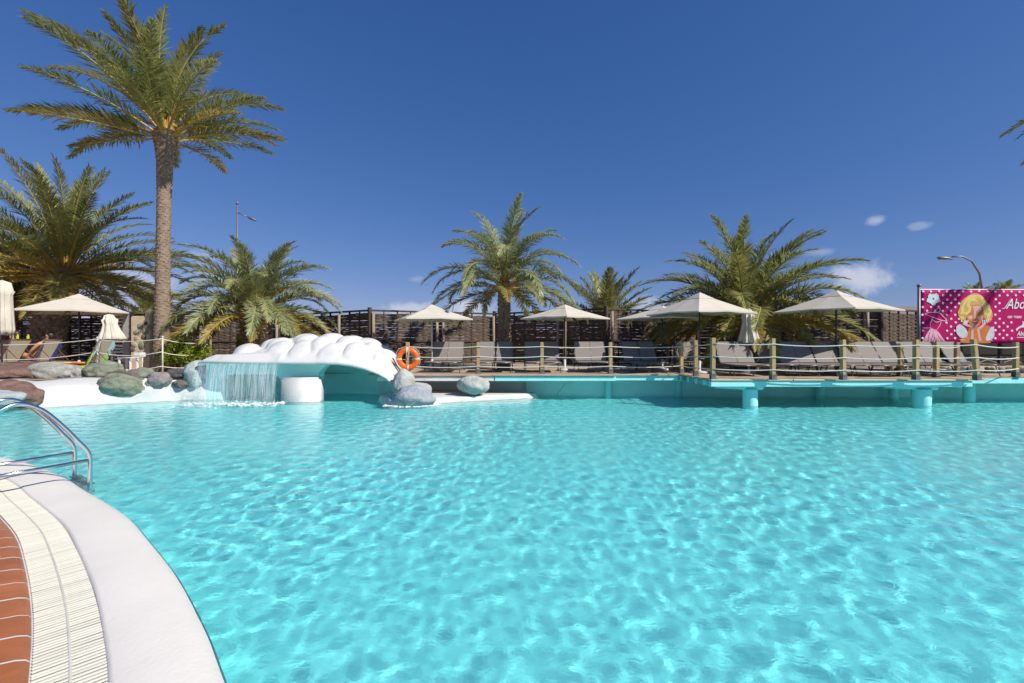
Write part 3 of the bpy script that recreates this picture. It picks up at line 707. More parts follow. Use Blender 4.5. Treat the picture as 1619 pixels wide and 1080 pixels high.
for px, Yf, lb_ in [
    (694,13.05,'grey sun lounger half in shadow, next after the lifebuoy'),(721,13.05,'grey sun lounger with palm shadow streaks, its pair beside the lifebuoy'),
    (769,13.05,'grey sun lounger just past the first honey rope post'),(795,13.05,'grey sun lounger in front of the central palm trunk'),(842,13.05,'shaded grey lounger against the rope post right of the central palm'),
    (868,13.05,'dark shaded lounger behind the umbrella pole past the central palm'),(919,13.05,'sunlit grey lounger, inner of the pair under the small umbrella'),(944,13.05,'sunlit grey lounger beside the rope post, outer of the pair'),
    (996,12.9,'dark lounger of the fully shaded pair, nearest the dark rope post'),(1022,12.9,'dark lounger of the fully shaded pair, nearest the back umbrella'),(1080,13.0,'lounger speckled by frond shade behind the inner corner post'),
    (1144,11.55,'sunlit taupe lounger against the outer corner post'),(1172,11.55,'sunlit taupe lounger beside the closed umbrella'),(1207,11.75,'lounger with stripy frond shadows beside the closed umbrella'),
    (1239,11.55,'dark shaded lounger right behind the pale green rope post'),(1265,11.55,'dark shaded lounger, second past the pale green rope post'),(1294,11.6,'taupe lounger with a shadow across the top beside two dark ones'),(1315,11.6,'taupe lounger at the foot of the front umbrella pole'),
    (1342,11.45,'taupe lounger behind the golden middle rope post'),(1369,11.45,'sunlit taupe lounger, second past the golden middle post'),(1397,11.6,'sunlit taupe lounger at the end of the long row'),
    (1436,11.6,'taupe lounger behind the golden post at the banner edge'),(1463,11.6,'taupe lounger under the banner dress drawing'),(1500,11.75,'last lounger in the row, below the banner polka dots')]:
    lounger(px, Yf, lb_, random.uniform(-.03,.03)-.02)

# ------------------------------------------------------------------ umbrellas
def open_umbrella(px, Yp, py_apex, py_edge, half, rz, label, pole_mat, base_z=DECK, side8=False):
    Yp *= .958 if base_z == DECK else 1; half *= .958 if base_z == DECK else 1; x = XP(px, Yp); za = ZP(py_apex, Yp)-base_z; ze = ZP(py_edge, Yp)-base_z
    e = empty('parasol', (x, Yp, base_z), rz); tag(e, label, 'umbrella', 'open cream parasols')
    N = 10; mb = MB(); rise = za-ze
    def zc(u, v):      # u,v in -1..1
        m = max(abs(u), abs(v)); mn = min(abs(u), abs(v)); dgl = 0 if m == 0 else mn/m
        sag = .022*m*(1-m*.3)*(math.sin(math.pi*dgl))          # cloth dips between corner ribs and mid ribs
        corner = -.07*rise*(m**2)*(dgl**2)
        return ze+rise*(1-m)**1.08*.97+.0-sag+corner
    idx = {}
    for i in range(2*N+1):
        for j in range(2*N+1):
            u = i/N-1; v = j/N-1; k = half*(1-.03*(1-max(abs(u), abs(v))))
            ed = 1-.045*(1-min(abs(u), abs(v))/max(1e-6, max(abs(u), abs(v))))*max(abs(u), abs(v))**4
            idx[i, j] = len(mb.v); mb.v.append((u*half*ed, v*half*ed, zc(u, v)))
    for i in range(2*N):
        for j in range(2*N):
            a_, b_, c_, d_ = idx[i,j], idx[i+1,j], idx[i+1,j+1], idx[i,j+1]
            if (i < N) == (j < N): mb.f += [(a_,b_,c_),(a_,c_,d_)]
            else: mb.f += [(a_,b_,d_),(b_,c_,d_)]
    n0 = len(mb.v)      # short hem hanging at the edge
    ring = [(i,0) for i in range(2*N)]+[(2*N,j) for j in range(2*N)]+[(i,2*N) for i in range(2*N,0,-1)]+[(0,j) for j in range(2*N,0,-1)]
    for t in ring: p = mb.v[idx[t]]; mb.v.append((p[0]*.995, p[1]*.995, p[2]-.035))
    nr = len(ring)
    for k in range(nr): mb.f.append((idx[ring[k]], n0+k, n0+(k+1) % nr, idx[ring[(k+1) % nr]]))
    c = mb.build('canopy', MT['canvas'], e, smooth=False)
    so_ = c.modifiers.new('cloth', 'SOLIDIFY'); so_.thickness = .004
    hv = half*.27; vt = MB(); k = rise*.30
    vt.add([(-hv,-hv,za-k),(hv,-hv,za-k),(hv,hv,za-k),(-hv,hv,za-k),(0,-hv*.96,za-k*.95),(hv*.96,0,za-k*.95),(0,hv*.96,za-k*.95),(-hv*.96,0,za-k*.95),(0,0,za+.035)],
           [(0,4,8),(4,1,8),(1,5,8),(5,2,8),(2,6,8),(6,3,8),(3,7,8),(7,0,8)])
    vv = vt.build('vent', MT['canvas'], c); s2 = vv.modifiers.new('cloth', 'SOLIDIFY'); s2.thickness = .004
    MB().tube([(0,0,za+.02),(0,0,za+.075)], [.022,.012], 8).build('finial', MT['pole'], e, smooth=True)
    MB().tube([(0,0,.03),(0,0,za)], .022, 10).build('pole', pole_mat, e, smooth=True)
    for k in range(8):
        a = k*math.pi/4; d = half*(1.36 if k % 2 else .95); kx, ky = math.cos(a), math.sin(a)
        zt_ = zc(kx*d/half*.99 if k % 2 == 0 else (1 if kx > 0 else -1)*.97, ky*d/half*.99 if k % 2 == 0 else (1 if ky > 0 else -1)*.97)
        MB().tube([(0,0,za-.06),(kx*d*.5,ky*d*.5,(za-.06+zt_)/2-.03),(kx*d*.97,ky*d*.97,zt_-.02)], .009, 5).build('rib', MT['rib'], e)
        MB().tube([(0,0,za-.42),(kx*d*.48,ky*d*.48,(za-.06+zt_)/2-.035)], .007, 5).build('strut', MT['rib'], e)
    MB().lathe([(.24,0),(.24,.05),(.06,.07),(.035,.09),(.035,.34)], 20).build('base', MT['pole_pale'], e, smooth=True)
    return e
open_umbrella(125,14.7,466,493,1.28,R(38),'wide cream parasol over the sunbathers beside the big leaning palm', MT['pole'], .56)
open_umbrella(683,13.9,483,504,.98,R(24),'cream parasol in front of the sunlit fence near the lifebuoy', MT['pole_pale'])
open_umbrella(893,13.9,483,502,.97,R(41),'cream parasol just past the central palm', MT['pole'])
open_umbrella(1047,14.3,485,503,1.02,R(36),'cream parasol half hidden behind another at the inner corner', MT['pole'])
open_umbrella(1106,12.9,464,494,1.03,R(22),'large cream parasol at the stepped corner in front of the bushy palm', MT['pole'])
open_umbrella(1322,12.9,461,490,1.12,R(24),'cream parasol standing over the middle of the long lounger row', MT['pole'])
def closed_umbrella(px, Yp, py_top, py_hem, r, label, py_foot, tilt=0, seed=0, base_z=DECK, tie=None):
    Yp *= .958 if base_z == DECK else 1; x = XP(px, Yp); zt_ = ZP(py_top, Yp)-base_z; zh = ZP(py_hem, Yp)-base_z; h = zt_-zh
    e = empty('closed_parasol', (x, Yp, base_z)); e.rotation_euler = (0, tilt, 0); tag(e, label, 'umbrella', 'folded cream parasols')
    prof = [(.015,zt_),(r*.34,zt_-.05*h),(r*.5,zt_-.2*h),(r*.62,zt_-.22*h),(r*.55,zt_-.4*h),(r*.7,zt_-.62*h),(r*.95,zt_-.85*h),(r*1.1,zh),(r*.98,zh-.03),(r*.6,zh+.03)]
    if tie: prof = [(.015,zt_),(r*.6,zt_-.04*h),(r*.75,zt_-.18*h),(r*.85,zt_-.2*h),(r*.72,zt_-.26*h),(r*.8,zt_-.55*h),(r*.95,zt_-.9*h),(r*.8,zh),(r*.4,zh+.03)]
    MB().lathe(prof[::-1], 72, fold=.17, nf=8, seed=seed).build('canopy', MT['canvas_old'], e, smooth=True)
    MB().tube([(0,0,.02),(0,0,zt_+.05)], .02, 8).build('pole', MT['pole'], e, smooth=True)
    MB().lathe([(.22,0),(.22,.05),(.04,.07),(.03,.3)], 18).build('base', MT['pole_pale'], e, smooth=True)
closed_umbrella(3,12.6,443,530,.24,'folded cream parasol upright at the edge of the picture',565,0,1,.56,True)
closed_umbrella(183,13.8,496,537,.29,'folded cream parasol slumped beside the white lattice',568,R(-7),2,.56)
closed_umbrella(1184,13.0,487,541,.23,'folded cream parasol in front of the bushy palm trunk',595,R(-1),3)

# ------------------------------------------------------------------ palms
def frond_mesh(L, e0, e1, npair, leaf, vee, rng, bend=1.25, width=.045):
    n = 16; pts = [Vector((0,0,0))]; tang = []
    sway = rng.uniform(-.28,.28); t0_ = rng.uniform(.3,1.2); tear = (t0_, t0_+.12, rng.choice((-1,1)))
    for i in range(n):
        t = i/(n-1); e = R(e0+(e1-e0)*t**bend); az = sway*t
        d = Vector((math.cos(e)*math.cos(az), math.cos(e)*math.sin(az), math.sin(e))); tang.append(d)
        if i < n-1: pts.append(pts[-1]+d*L/(n-1))
    mb = MB(); rr = [.034*(1-.85*(i/(n-1)))*L/3.5+.004 for i in range(n)]
    mb.tube(pts, rr, 5); nrach = len(mb.f)
    npet = 5*3
    npair = int(npair*2.1); leaf *= 1.12
    for s in range(npair):
        t = .13+.87*(s+.5)/npair; q = t*(n-1); i = min(n-2, int(q)); f = q-i
        p = pts[i].lerp(pts[i+1], f); T = tang[i].lerp(tang[i+1], f).normalized(); Bv = T.cross(Vector((0,0,1)))
        if Bv.length < .1: Bv = Vector((0,1,0))
        Bv.normalize(); N = Bv.cross(T).normalized()
        ll = leaf*(.30+.70*math.sin(math.pi*min(1, (.18+t*.84)))**.8)*rng.uniform(.85,1.1)
        if t < .22: ll *= .35+.65*(t-.13)/.09
        for sd_ in (-1,1):
            if rng.random() < .05 or (tear[0] < t < tear[1] and sd_ == tear[2] and rng.random() < .7): continue
            a = R(66-40*t+rng.gauss(0,9)); v = R(vee*(1-.5*t)+rng.gauss(0,15))
            d = (T*math.cos(a)+Bv*sd_*math.sin(a)*math.cos(v)+N*math.sin(a)*math.sin(v)).normalized()
            wv = d.cross(N*math.cos(v)-Bv*sd_*math.sin(v)); wv = wv.normalized() if wv.length > .01 else T
            w = width*rng.uniform(.8,1.2)*.5; g1 = Vector((0,0,-.10*ll)); m_ = p+d*ll*.5+Vector((0,0,-.02*ll)); tip = p+d*ll+g1
            mb.add([p-wv*w*.5, p+wv*w*.5, m_+wv*w, m_-wv*w, tip], [(0,1,2,3),(3,2,4)])
    me = bpy.data.meshes.new('frond'); me.from_pydata(mb.v, [], mb.f); me.update()
    mi = [0]*len(mb.f)
    for k in range(nrach): mi[k] = 2 if k < npet*1.6 else 1
    return me, mi
def trunk_mesh(pts, radii, scar, seed, rings=None):
    rg = random.Random(seed); P_ = catmull(pts, 10); n = 26; m = len(P_)
    def rad(t):
        q = t*(len(radii)-1); i = min(len(radii)-2, int(q)); return radii[i]+(radii[i+1]-radii[i])*(q-i)
    Lt = sum((b-a).length for a, b in zip(P_, P_[1:])); pp = resample(P_, .045 if scar < .05 else .07)
    mb = MB(); v = []; M_ = len(pp)
    for i, p in enumerate(pp):
        t = i/(M_-1)
        for k in range(n):
            th = 2*math.pi*k/n; r = rad(t)*(1+.05*noise.noise(Vector((math.cos(th)*1.5+seed, math.sin(th)*1.5, i*.2))))+(.008 if i % 2 else 0)*(1 if scar < .05 else 0)
            v.append((p.x+r*math.cos(th), p.y+r*math.sin(th), p.z))
    f = [(i*n+k, i*n+(k+1) % n, (i+1)*n+(k+1) % n, (i+1)*n+k) for i in range(M_-1) for k in range(n)]+[tuple((M_-1)*n+k for k in range(n))]
    mb.add(v, f)
    # leaf-base scars in a spiral
    bt = MB(); cnt = int(Lt/(.0105 if scar < .05 else .0125)); cnt = min(cnt, 1100)
    for c in range(cnt):
        t = (c+.5)/cnt; th = c*2.39996; q = t*(M_-1); i = min(M_-2, int(q)); p = pp[i].lerp(pp[i+1], q-i); r = rad(t)
        s = scar*(1+1.2*max(0, (t-.88)/.12))*rg.uniform(.7,1.3); wd_ = min(.17, r*.62)*rg.uniform(.8,1.15); hh = (.055 if scar < .05 else .12)*rg.uniform(.8,1.3)
        e = Vector((math.cos(th), math.sin(th), 0)); u = Vector((-math.sin(th), math.cos(th), 0))
        b0 = p+e*(r-.025); 
        bt.add([b0-u*wd_*.5-Vector((0,0,hh*.5)), b0+u*wd_*.5-Vector((0,0,hh*.5)), b0+e*(.025+s)-u*wd_*.38+Vector((0,0,hh*.5)), b0+e*(.025+s)+u*wd_*.38+Vector((0,0,hh*.5)), b0-u*wd_*.45+Vector((0,0,hh*.55)), b0+u*wd_*.45+Vector((0,0,hh*.55)), b0+e*.03-Vector((0,0,hh*.75))],
               [(0,6,3,2),(6,1,3),(2,3,5,4),(0,2,4),(1,5,3)])
    return mb, bt
def palm(name, label, pts, radii, scar, nf, L, seed, leafmat='leaf', emax=86, emin=-25, droop=60, leaf=.5, npair=58, old=.2, bootmat='boot', tilt=(0,0), vee=28, cat='palm tree', width=.030, boots=True, avoid=None):
    rg = random.Random(seed); base = Vector(pts[0]); e = empty(name, base); tag(e, label, cat, 'palms around the pool')
    loc = [Vector(p)-base for p in pts]
    tb, bt = trunk_mesh(loc, radii, scar, seed); tr_ = tb.build('trunk', MT['trunk'] if bootmat == 'boot' else MT[bootmat], e, smooth=True)
    if boots: o = bt.build('leaf_bases', MT[bootmat], tr_); tag(o, kind='stuff')
    apex = loc[-1]; K = 9; var = []
    for k in range(K):
        t = k/(K-1); e0 = emax+(emin-emax)*t**1.05; dr = droop*(.45+.75*math.sin(math.pi*min(1, t*.9+.1))); e1 = max(-84, e0-dr)
        var.append([frond_mesh(L*(.80+.2*math.sin(math.pi*(.25+.6*t))), e0, e1, npair, leaf, vee, rg, width=width) for _ in range(2)])
    for k in range(K):
        for me, mi in var[k]:
            me.materials.append(MT[leafmat] if k/(K-1) < 1-old else MT['leaf_old']); me.materials.append(MT['rachis']); me.materials.append(MT['petiole'])
            me.polygons.foreach_set('material_index', mi)
    r0 = radii[-1]
    for i in range(nf):
        t = (i+.5)/nf; k = min(K-1, int(t**.95*K)); az = i*2.39996+rg.gauss(0,.16)
        me, _ = var[k][rg.randrange(2)]
        off = Vector((math.cos(az), math.sin(az), 0))*r0*min(.75, .12+t*.9)+Vector((0,0,.12-.38*t))
        tipz = me.vertices[len(me.vertices)-1].co.z
        while apex.z+off.z+tipz < .35 and k > 0: k -= 1; me = var[k][0][0]; tipz = me.vertices[len(me.vertices)-1].co.z
        o = link('frond', me, None, e, apex+off)
        rot = Matrix.Rotation(tilt[0], 4, 'Y') @ Matrix.Rotation(tilt[1], 4, 'X') @ Matrix.Rotation(az, 4, 'Z') @ Matrix.Rotation(rg.gauss(0,.07), 4, 'Y') @ Matrix.Rotation(rg.gauss(0,.12), 4, 'X')
        o.rotation_euler = rot.to_euler(); sc = rg.uniform(.85,1.08); o.scale = (sc, sc, sc)
    return e
GZ = .56
def V(px, py, Y): return P(px, py, Y)
# tall slim palm
b0 = V(255,585,14); b0.z = GZ
palm('palm_tree', 'tall slender palm with a bare ringed trunk rising beside the stone pillar', [b0, V(257,470,14), V(259,330,14), V(262,208,14)], [.25,.205,.195,.185,.18,.175,.18,.21,.32], .016, 43, 3.5, 21,
     emax=86, emin=8, droop=50, leaf=.52, npair=64, old=.12, tilt=(R(-7),0), vee=30)
b0 = V(70,556,17.8); b0.z = GZ
palm('palm_tree', 'big bushy palm with a thick leaning trunk behind the sunbathers', [b0, V(80,500,17.8), V(102,428,17.8)], [.55,.50,.48,.52,.64], .09, 88, 4.7, 5, emax=84, emin=-16, droop=50, leaf=.55, npair=60, old=.26, bootmat='boot_dark')
b0 = V(-20,560,18.5); b0.z = GZ
palm('palm_tree', 'lower spiky palm with stiff bare fronds partly cut by the picture edge', [b0, V(0,520,18.5), V(15,487,18.5)], [.5,.45,.5], .09, 48, 3.7, 6, emax=80, emin=-5, droop=34, leaf=.5, npair=44, old=.5, bootmat='boot_dark')
b0 = V(405,560,16); b0.z = GZ
palm('palm_tree', 'low round palm with arching fronds behind the white grotto', [b0, V(405,525,16), V(405,492,16)], [.42,.44,.50], .09, 70, 3.05, 7, leafmat='leaf_blue', emax=84, emin=-9, droop=84, leaf=.46, npair=56, old=.2)
b0 = V(232,520,25); b0.z = GZ
palm('palm_tree', 'small dark palm tuft showing over the fence beside the tall trunk', [b0, V(232,505,25), V(232,497,25)], [.3,.3,.3], .06, 26, 1.9, 8, emax=75, emin=10, droop=40, leaf=.36, npair=36, old=.0, bootmat='boot_dark')
b0 = V(797,585,15.4); b0.z = GZ
palm('palm_tree', 'central palm with a shaggy trunk and drooping grey-green fronds', [b0, V(797,520,15.4), V(797,447,15.4)], [.22,.205,.19,.18,.19], .05, 40, 3.1, 9, leafmat='leaf_blue', emax=86, emin=-6, droop=90, leaf=.42, npair=60, old=.0, vee=15)
b0 = V(958,560,22); b0.z = GZ
palm('palm_tree', 'short upright palm growing behind the fence past the central palm', [b0, V(958,520,22), V(958,509,22)], [.3,.3,.3], .06, 32, 2.9, 10, emax=78, emin=6, droop=28, leaf=.5, npair=50, old=.0, bootmat='boot_dark', width=.04)
b0 = V(1178,590,15.4); b0.z = GZ
palm('palm_tree', 'bushy yellow-green palm sprawling behind the stepped corner parasols', [b0, V(1178,540,15.4), V(1178,503,15.4)], [.42,.42,.48], .09, 84, 3.65, 12, emax=84, emin=-16, droop=66, leaf=.5, npair=60, old=.30, bootmat='boot_dark')
for px, py, lb_, sd_ in ((1540,470,'tiny far palm top above the banner by the curved lamp',13),(1590,466,'tiny far palm top above the banner lettering',14)):
    b0 = V(px,540,36); b0.z = GZ
    palm('palm_tree', lb_, [b0, V(px,510,36), V(px,py,36)], [.2,.2,.2], .05, 20, 1.35, sd_, emax=80, emin=-10, droop=40, leaf=.4, npair=30, old=0, bootmat='boot_dark', boots=False)
palm('palm_tree', 'palm frond tips entering the picture high at the edge above the banner', [Vector((17.7,12.2,GZ)), Vector((17.7,12.2,4)), Vector((17.6,12.2,8.1))], [.3,.26,.25,.3], .03, 40, 3.1, 15, emax=80, emin=-20, droop=55, leaf=.45, npair=50, old=.1)
# lime shrub
sh_ = MB(); rg = random.Random(3)
c0 = P(292,553,13.9)
for i in range(2600):
    d = Vector((rg.gauss(0,1), rg.gauss(0,1), rg.gauss(0,1))).normalized()*rg.random()**.4
    cl_ = rg.choice([(-.35,0,.0,.36),(.1,0,.1,.4),(.5,0,-.05,.36),(-.1,-.2,-.15,.4),(.35,-.2,-.2,.36),(-.45,-.1,-.2,.3)])
    p = c0+Vector(cl_[:3])+Vector((d.x*cl_[3]*1.15, d.y*cl_[3], d.z*cl_[3]))
    if p.z < GZ: continue
    a = Vector((rg.gauss(0,1), rg.gauss(0,1), rg.gauss(0,1))).normalized(); b = a.cross(Vector((rg.gauss(0,1), rg.gauss(0,1), rg.gauss(0,1)))).normalized(); l = rg.uniform(.03,.06)
    sh_.add([p-a*l, p+b*l*.45, p+a*l, p-b*l*.45], [(0,1,2,3)])
shr = empty('shrub', (c0.x, c0.y, GZ)); tag(shr, 'lime green leafy shrub between the tall palm and the notice post', 'shrub')
sh_.v = [tuple(Vector(p)-Vector(shr.location)) for p in sh_.v]; o = sh_.build('foliage', MT['shrub'], shr); 
stm = MB()
for k in range(7): a = k*.9; stm.tube([(0,0,0),(.15*math.cos(a),.1*math.sin(a),.25),(.5*math.cos(a),.2*math.sin(a),.5)], [.02,.014,.006], 5)
stm.build('stems', MT['boot_dark'], shr)

# ------------------------------------------------------------------ wattle fence
def weave(wd, ht, seed):
    rg = random.Random(seed); mb = MB(); z = .06; n = 8; row = 0
    while z < ht-.05:
        h = rg.uniform(.058,.078); th = .007
        if True:
            y0 = .016*(1 if row % 2 else -1); pts = []
            for k in range(n+1):
                x = wd*k/n; pts.append((x, y0*math.cos(math.pi*2*k/n*2)+rg.gauss(0,.003), z+rg.gauss(0,.006)))
            v = []
            for x, y, zz in pts: v += [(x,y-th,zz-h/2),(x,y+th,zz-h/2),(x,y+th,zz+h/2),(x,y-th,zz+h/2)]
            f = []
            for k in range(n):
                for q in range(4): f.append((k*4+q, k*4+(q+1) % 4, (k+1)*4+(q+1) % 4, (k+1)*4+q))
            mb.add(v, f)
        z += h*.93+(rg.uniform(.004,.022) if rg.random() < .3 else -.003); row += 1
    return mb
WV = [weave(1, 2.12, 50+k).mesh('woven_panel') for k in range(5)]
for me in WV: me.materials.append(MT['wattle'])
def fence(a, b, label, za=2.75, zb=2.75, props=(), bay=1.15, rail=True):
    a = Vector((*a, GZ)); b = Vector((*b, GZ)); d = b-a; L = d.length; ang = math.atan2(d.y, d.x)
    e = empty('wattle_fence', a, ang); tag(e, label, 'fence', 'zigzag woven fence behind the pool')
    n = max(1, round(L/bay)); w_ = L/n
    for k in range(n):
        h = (za+(zb-za)*(k+.5)/n)-GZ
        o = link('woven_panel', WV[(k*3+len(label)) % 5], None, e, (k*w_+.03, 0, .02)); o.scale = (w_-.06, 1, (h-.1)/2.12)
        MB().bbox((k*w_, 0, (h+.0)/2), (.055,.07,h), .006).build('stake', MT['fpost'], e)
        MB().bbox((k*w_+w_/2, .0, (h-.04)/2), (.035,.055,h-.04), .004).build('stake', MT['fpost'], e)
    for k, x in enumerate((.0, L)):
        h = (za if k == 0 else zb)-GZ+.10; MB().bbox((x,-.02,h/2), (.12,.12,h), .01).build('post', MT['fpost'], e)
    rl = MB(); ln_ = L-.13; sl = math.atan2(zb-za, L)
    rl.bbox((L/2,0,(za+zb)/2-GZ-.02), (ln_,.10,.07), .008, Matrix.Rotation(-sl, 3, 'Y')); rl.build('top_rail', MT['fpost'], e)
    MB().bbox((L/2,-.045,.95), (ln_,.035,.06), .006).build('mid_rail', MT['fpost'], e)
    for x in props:
        MB().tube([(x*L,-.16,0),(x*L+.0,-.13,(za+(zb-za)*x)-GZ-.12)], [.062,.055], 10).build('prop_post', MT['prop'], e, smooth=True)
def FX(px, Y): return (XP(px, Y), Y)
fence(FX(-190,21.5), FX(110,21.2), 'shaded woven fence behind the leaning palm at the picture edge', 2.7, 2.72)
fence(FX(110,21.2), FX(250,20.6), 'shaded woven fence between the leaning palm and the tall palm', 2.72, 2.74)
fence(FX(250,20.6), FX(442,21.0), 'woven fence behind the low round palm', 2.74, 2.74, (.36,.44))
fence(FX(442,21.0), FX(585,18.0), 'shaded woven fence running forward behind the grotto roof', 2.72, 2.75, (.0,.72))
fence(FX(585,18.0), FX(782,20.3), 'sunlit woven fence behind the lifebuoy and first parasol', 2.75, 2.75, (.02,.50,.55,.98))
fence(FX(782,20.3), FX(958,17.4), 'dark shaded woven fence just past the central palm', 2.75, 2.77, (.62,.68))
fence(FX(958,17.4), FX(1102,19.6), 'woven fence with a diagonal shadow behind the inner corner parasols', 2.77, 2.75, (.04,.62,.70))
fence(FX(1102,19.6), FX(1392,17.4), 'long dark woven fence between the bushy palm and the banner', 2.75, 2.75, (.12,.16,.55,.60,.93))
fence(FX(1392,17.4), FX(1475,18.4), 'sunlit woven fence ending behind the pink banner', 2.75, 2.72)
fence((16.2,18.4), (26,18.4), 'woven fence continuing behind the pink banner', 2.4, 2.4)

# railing and low stone wall under the banner
sw = empty('stone_wall', (XP(1425,13.0), 13.02, .56)); tag(sw, 'low wall of pale and dark stones along the walkway under the banner', 'wall')
MB().bbox((2.6,.2,.12), (5.6,.3,.24), .02).build('core', MT['plaster'], sw)
rg = random.Random(9); x = -.15
while x < 5.3:
    l = rg.uniform(.16,.34); bm = bmesh.new(); bmesh.ops.create_icosphere(bm, subdivisions=2, radius=1); of = Vector((rg.random()*40,0,0))
    for v in bm.verts: v.co = Vector((v.co.x*l*.5, v.co.y*.09, v.co.z*rg.uniform(.098,.102)))*(1+.22*noise.noise(v.co*1.7+of))
    me = bpy.data.meshes.new('stone'); bm.to_mesh(me); bm.free(); k = rg.choice(['sandst','brown','purple','sandst','dark']); link('stone', me, rock_mat(k, *RC[k]), sw, (x+l/2, .04, .12)); x += l*.96
rl = empty('railing', (XP(1425,13.2), 13.22, .80)); tag(rl, 'dark timber railing with crossed braces below the banner', 'railing')
MB().bbox((2.6,0,.30),(5.6,.05,.05),.006).build('rail', MT['fpost'], rl); MB().bbox((2.6,0,.05),(5.6,.05,.05),.006).build('rail', MT['fpost'], rl)
for k in range(8):
    x = k*.72; MB().bbox((x,0,.36),(.075,.075,.74),.006).build('baluster', MT['prop'] if k % 2 else MT['fpost'], rl)
    if k < 7:
        for s_ in (-1,1): MB().bbox((x+.36,.005*s_,.175),(.56,.022,.03),.004,Matrix.Rotation(s_*.33,3,'Y')).build('brace', MT['prop'], rl)
dkc = MB().bbox((16.2,14.6,1.0),(8.4,.06,1.0),.01).build('dark_void_panel', MT['dark']); tag(dkc, 'added black panel for the dark void behind the railing under the banner', 'screen')  # added panel, its black stands in for the dark void behind the railing

# ------------------------------------------------------------------ banner
BY = 12.95
bnr = empty('banner', (XP(1456,BY), BY, ZP(543,BY))); tag(bnr, 'pink polka-dot banner with a curly blonde woman, a dress drawing and white lettering', 'banner'); BS = BY/FPX
def Zb(zx, zy): return ((1440+zx/9-1456)*BS, (543-(440+zy/9))*BS)
pink = M('banner_vinyl', (.50,.006,.125), (.42,.005,.11), 1.5, .75, spec=.15); mw = M('print_white', (.82,.76,.80), None, 5, .55); mlp = M('print_pale_pink', (.82,.45,.58), None, 5, .55)
mor = M('print_orange', (.62,.17,.03), None, 5, .55); mye = M('print_blonde', (.80,.58,.20), (.72,.48,.14), 9, .55); mbr = M('print_brown', (.42,.17,.03), None, 5, .55)
mfa = M('print_face', (.70,.42,.36), (.62,.33,.27), 9, .55); mgr = M('print_grey', (.62,.62,.66), None, 5, .55); mdk = M('print_dark', (.10,.03,.04), None, 5, .55); mli = M('print_lips', (.45,.04,.08), None, 5, .55)
Wb, Hb = 5.2, 85*BS
sheet = MB(); nx_, nz_ = 40, 12
for j in range(nz_+1):
    for i in range(nx_+1):
        x = Wb*i/nx_; z = Hb*j/nz_; sheet.v.append((x, .004*math.sin(x*2.1+z), z))
for j in range(nz_):
    for i in range(nx_): sheet.f.append((j*(nx_+1)+i, j*(nx_+1)+i+1, (j+1)*(nx_+1)+i+1, (j+1)*(nx_+1)+i))
sv = sheet.build('sheet', pink, bnr, smooth=True); sv.modifiers.new('vinyl','SOLIDIFY').thickness = .003
MB().tube([(-.03,.03,-1.05),(-.03,.03,Hb+.10)], .035, 10).build('pole', MT['lamp'], bnr, smooth=True)
MB().lathe([(.05,0),(.05,.05),(.02,.07)], 10, (-.03,.03,Hb+.09)).build('pole_cap', MT['lamp'], bnr, smooth=True)
MB().tube([(5.24,.03,-1.05),(5.24,.03,Hb+.10)], .035, 10).build('pole', MT['lamp'], bnr, smooth=True)
MB().tube([(-.03,.02,Hb+.005),(5.2,.02,Hb+.005)], .012, 6).build('top_cable', MT['plastic'], bnr)
def art(name, polys, mat, layer):
    mb = MB(); y = -.0066-.0008*layer
    for pl in polys:
        y -= .00004; pl = [Zb(*p) for p in pl]; mb.add([(a, y, b) for a, b in pl], [tuple(range(len(pl)))])
    o = mb.build(name, mat, bnr); return o
def disc(cx, cy, r, n=14, sx=1): return [(cx+r*sx*math.cos(6.2832*k/n), cy+r*math.sin(6.2832*k/n)) for k in range(n)]
def smooth_poly(p, n=5): return [(v.x, v.y) for v in catmull([Vector((*q, 0)) for q in p+[p[0]]], n)][:-1]
def stroke(p, wd_, n=5, taper=True):
    c = [Vector((v.x, v.y)) for v in catmull([Vector((*q, 0)) for q in p], n)]; nn = normals2d(c); m = len(c)
    wv = [wd_*.5*(math.sin(math.pi*(.12+.76*k/(m-1))) if taper else 1) for k in range(m)]
    return [tuple(a+b*t) for a, b, t in zip(c, nn, wv)]+[tuple(a-b*t) for a, b, t in reversed(list(zip(c, nn, wv)))]
dots = []; rg = random.Random(2)
for k in range(14):
    for j in range(28):
        x = 168+115*j+(k % 2)*57; y = 188+55.5*k
        if 640 < x < 1190 and y > 205 and not (x < 690 and y < 640): continue
        if 215 < x < 425 and 205 < y < 390 or x < 505 and 470 < y < 910 and abs(x-330) < 150 or 1290 < x and 255 < y < 600 or 1470 < x < 2000 and y > 600: continue
        if y > 905: continue
        dots.append((x+rg.gauss(0,3), y+rg.gauss(0,3)))
dme = bpy.data.meshes.new('polka_dot'); dme.from_pydata([(a*BS/9, 0, -b*BS/9) for a, b in disc(0, 0, 15.5, 12, 1.1)], [], [tuple(range(12))])
for dt in dots: a, b = Zb(*dt); link('polka_dot', dme, mw, bnr, (a, -.0063, b))
art('flower', [[(318+ (82+10*math.cos(5*a)+3*math.cos(13*a))*math.cos(a+.3)*1.1, 297+(80+10*math.cos(5*a)+3*math.cos(13*a))*math.sin(a+.3)) for a in [6.2832*k/60 for k in range(60)]]], M('print_flower', (.62,.74,.76), None, 6, .55), 2); art('flower_heart', [disc(320,292,14)], mdk, 3)
dl = [stroke([(195,510),(250,490),(390,490),(460,545),(508,600),(440,600),(300,550),(195,510)],14), stroke([(375,488),(410,465),(415,435),(385,425),(362,445)],13), stroke([(300,550),(295,610),(275,640),(278,700)],12), stroke([(300,585),(360,625),(430,605)],12), stroke([(430,605),(415,660),(365,735)],12), stroke([(278,705),(330,735),(365,735)],12), stroke([(160,705),(215,708),(278,705)],12)]
art('dress_drawing', dl, mlp, 2)
sk_ = []
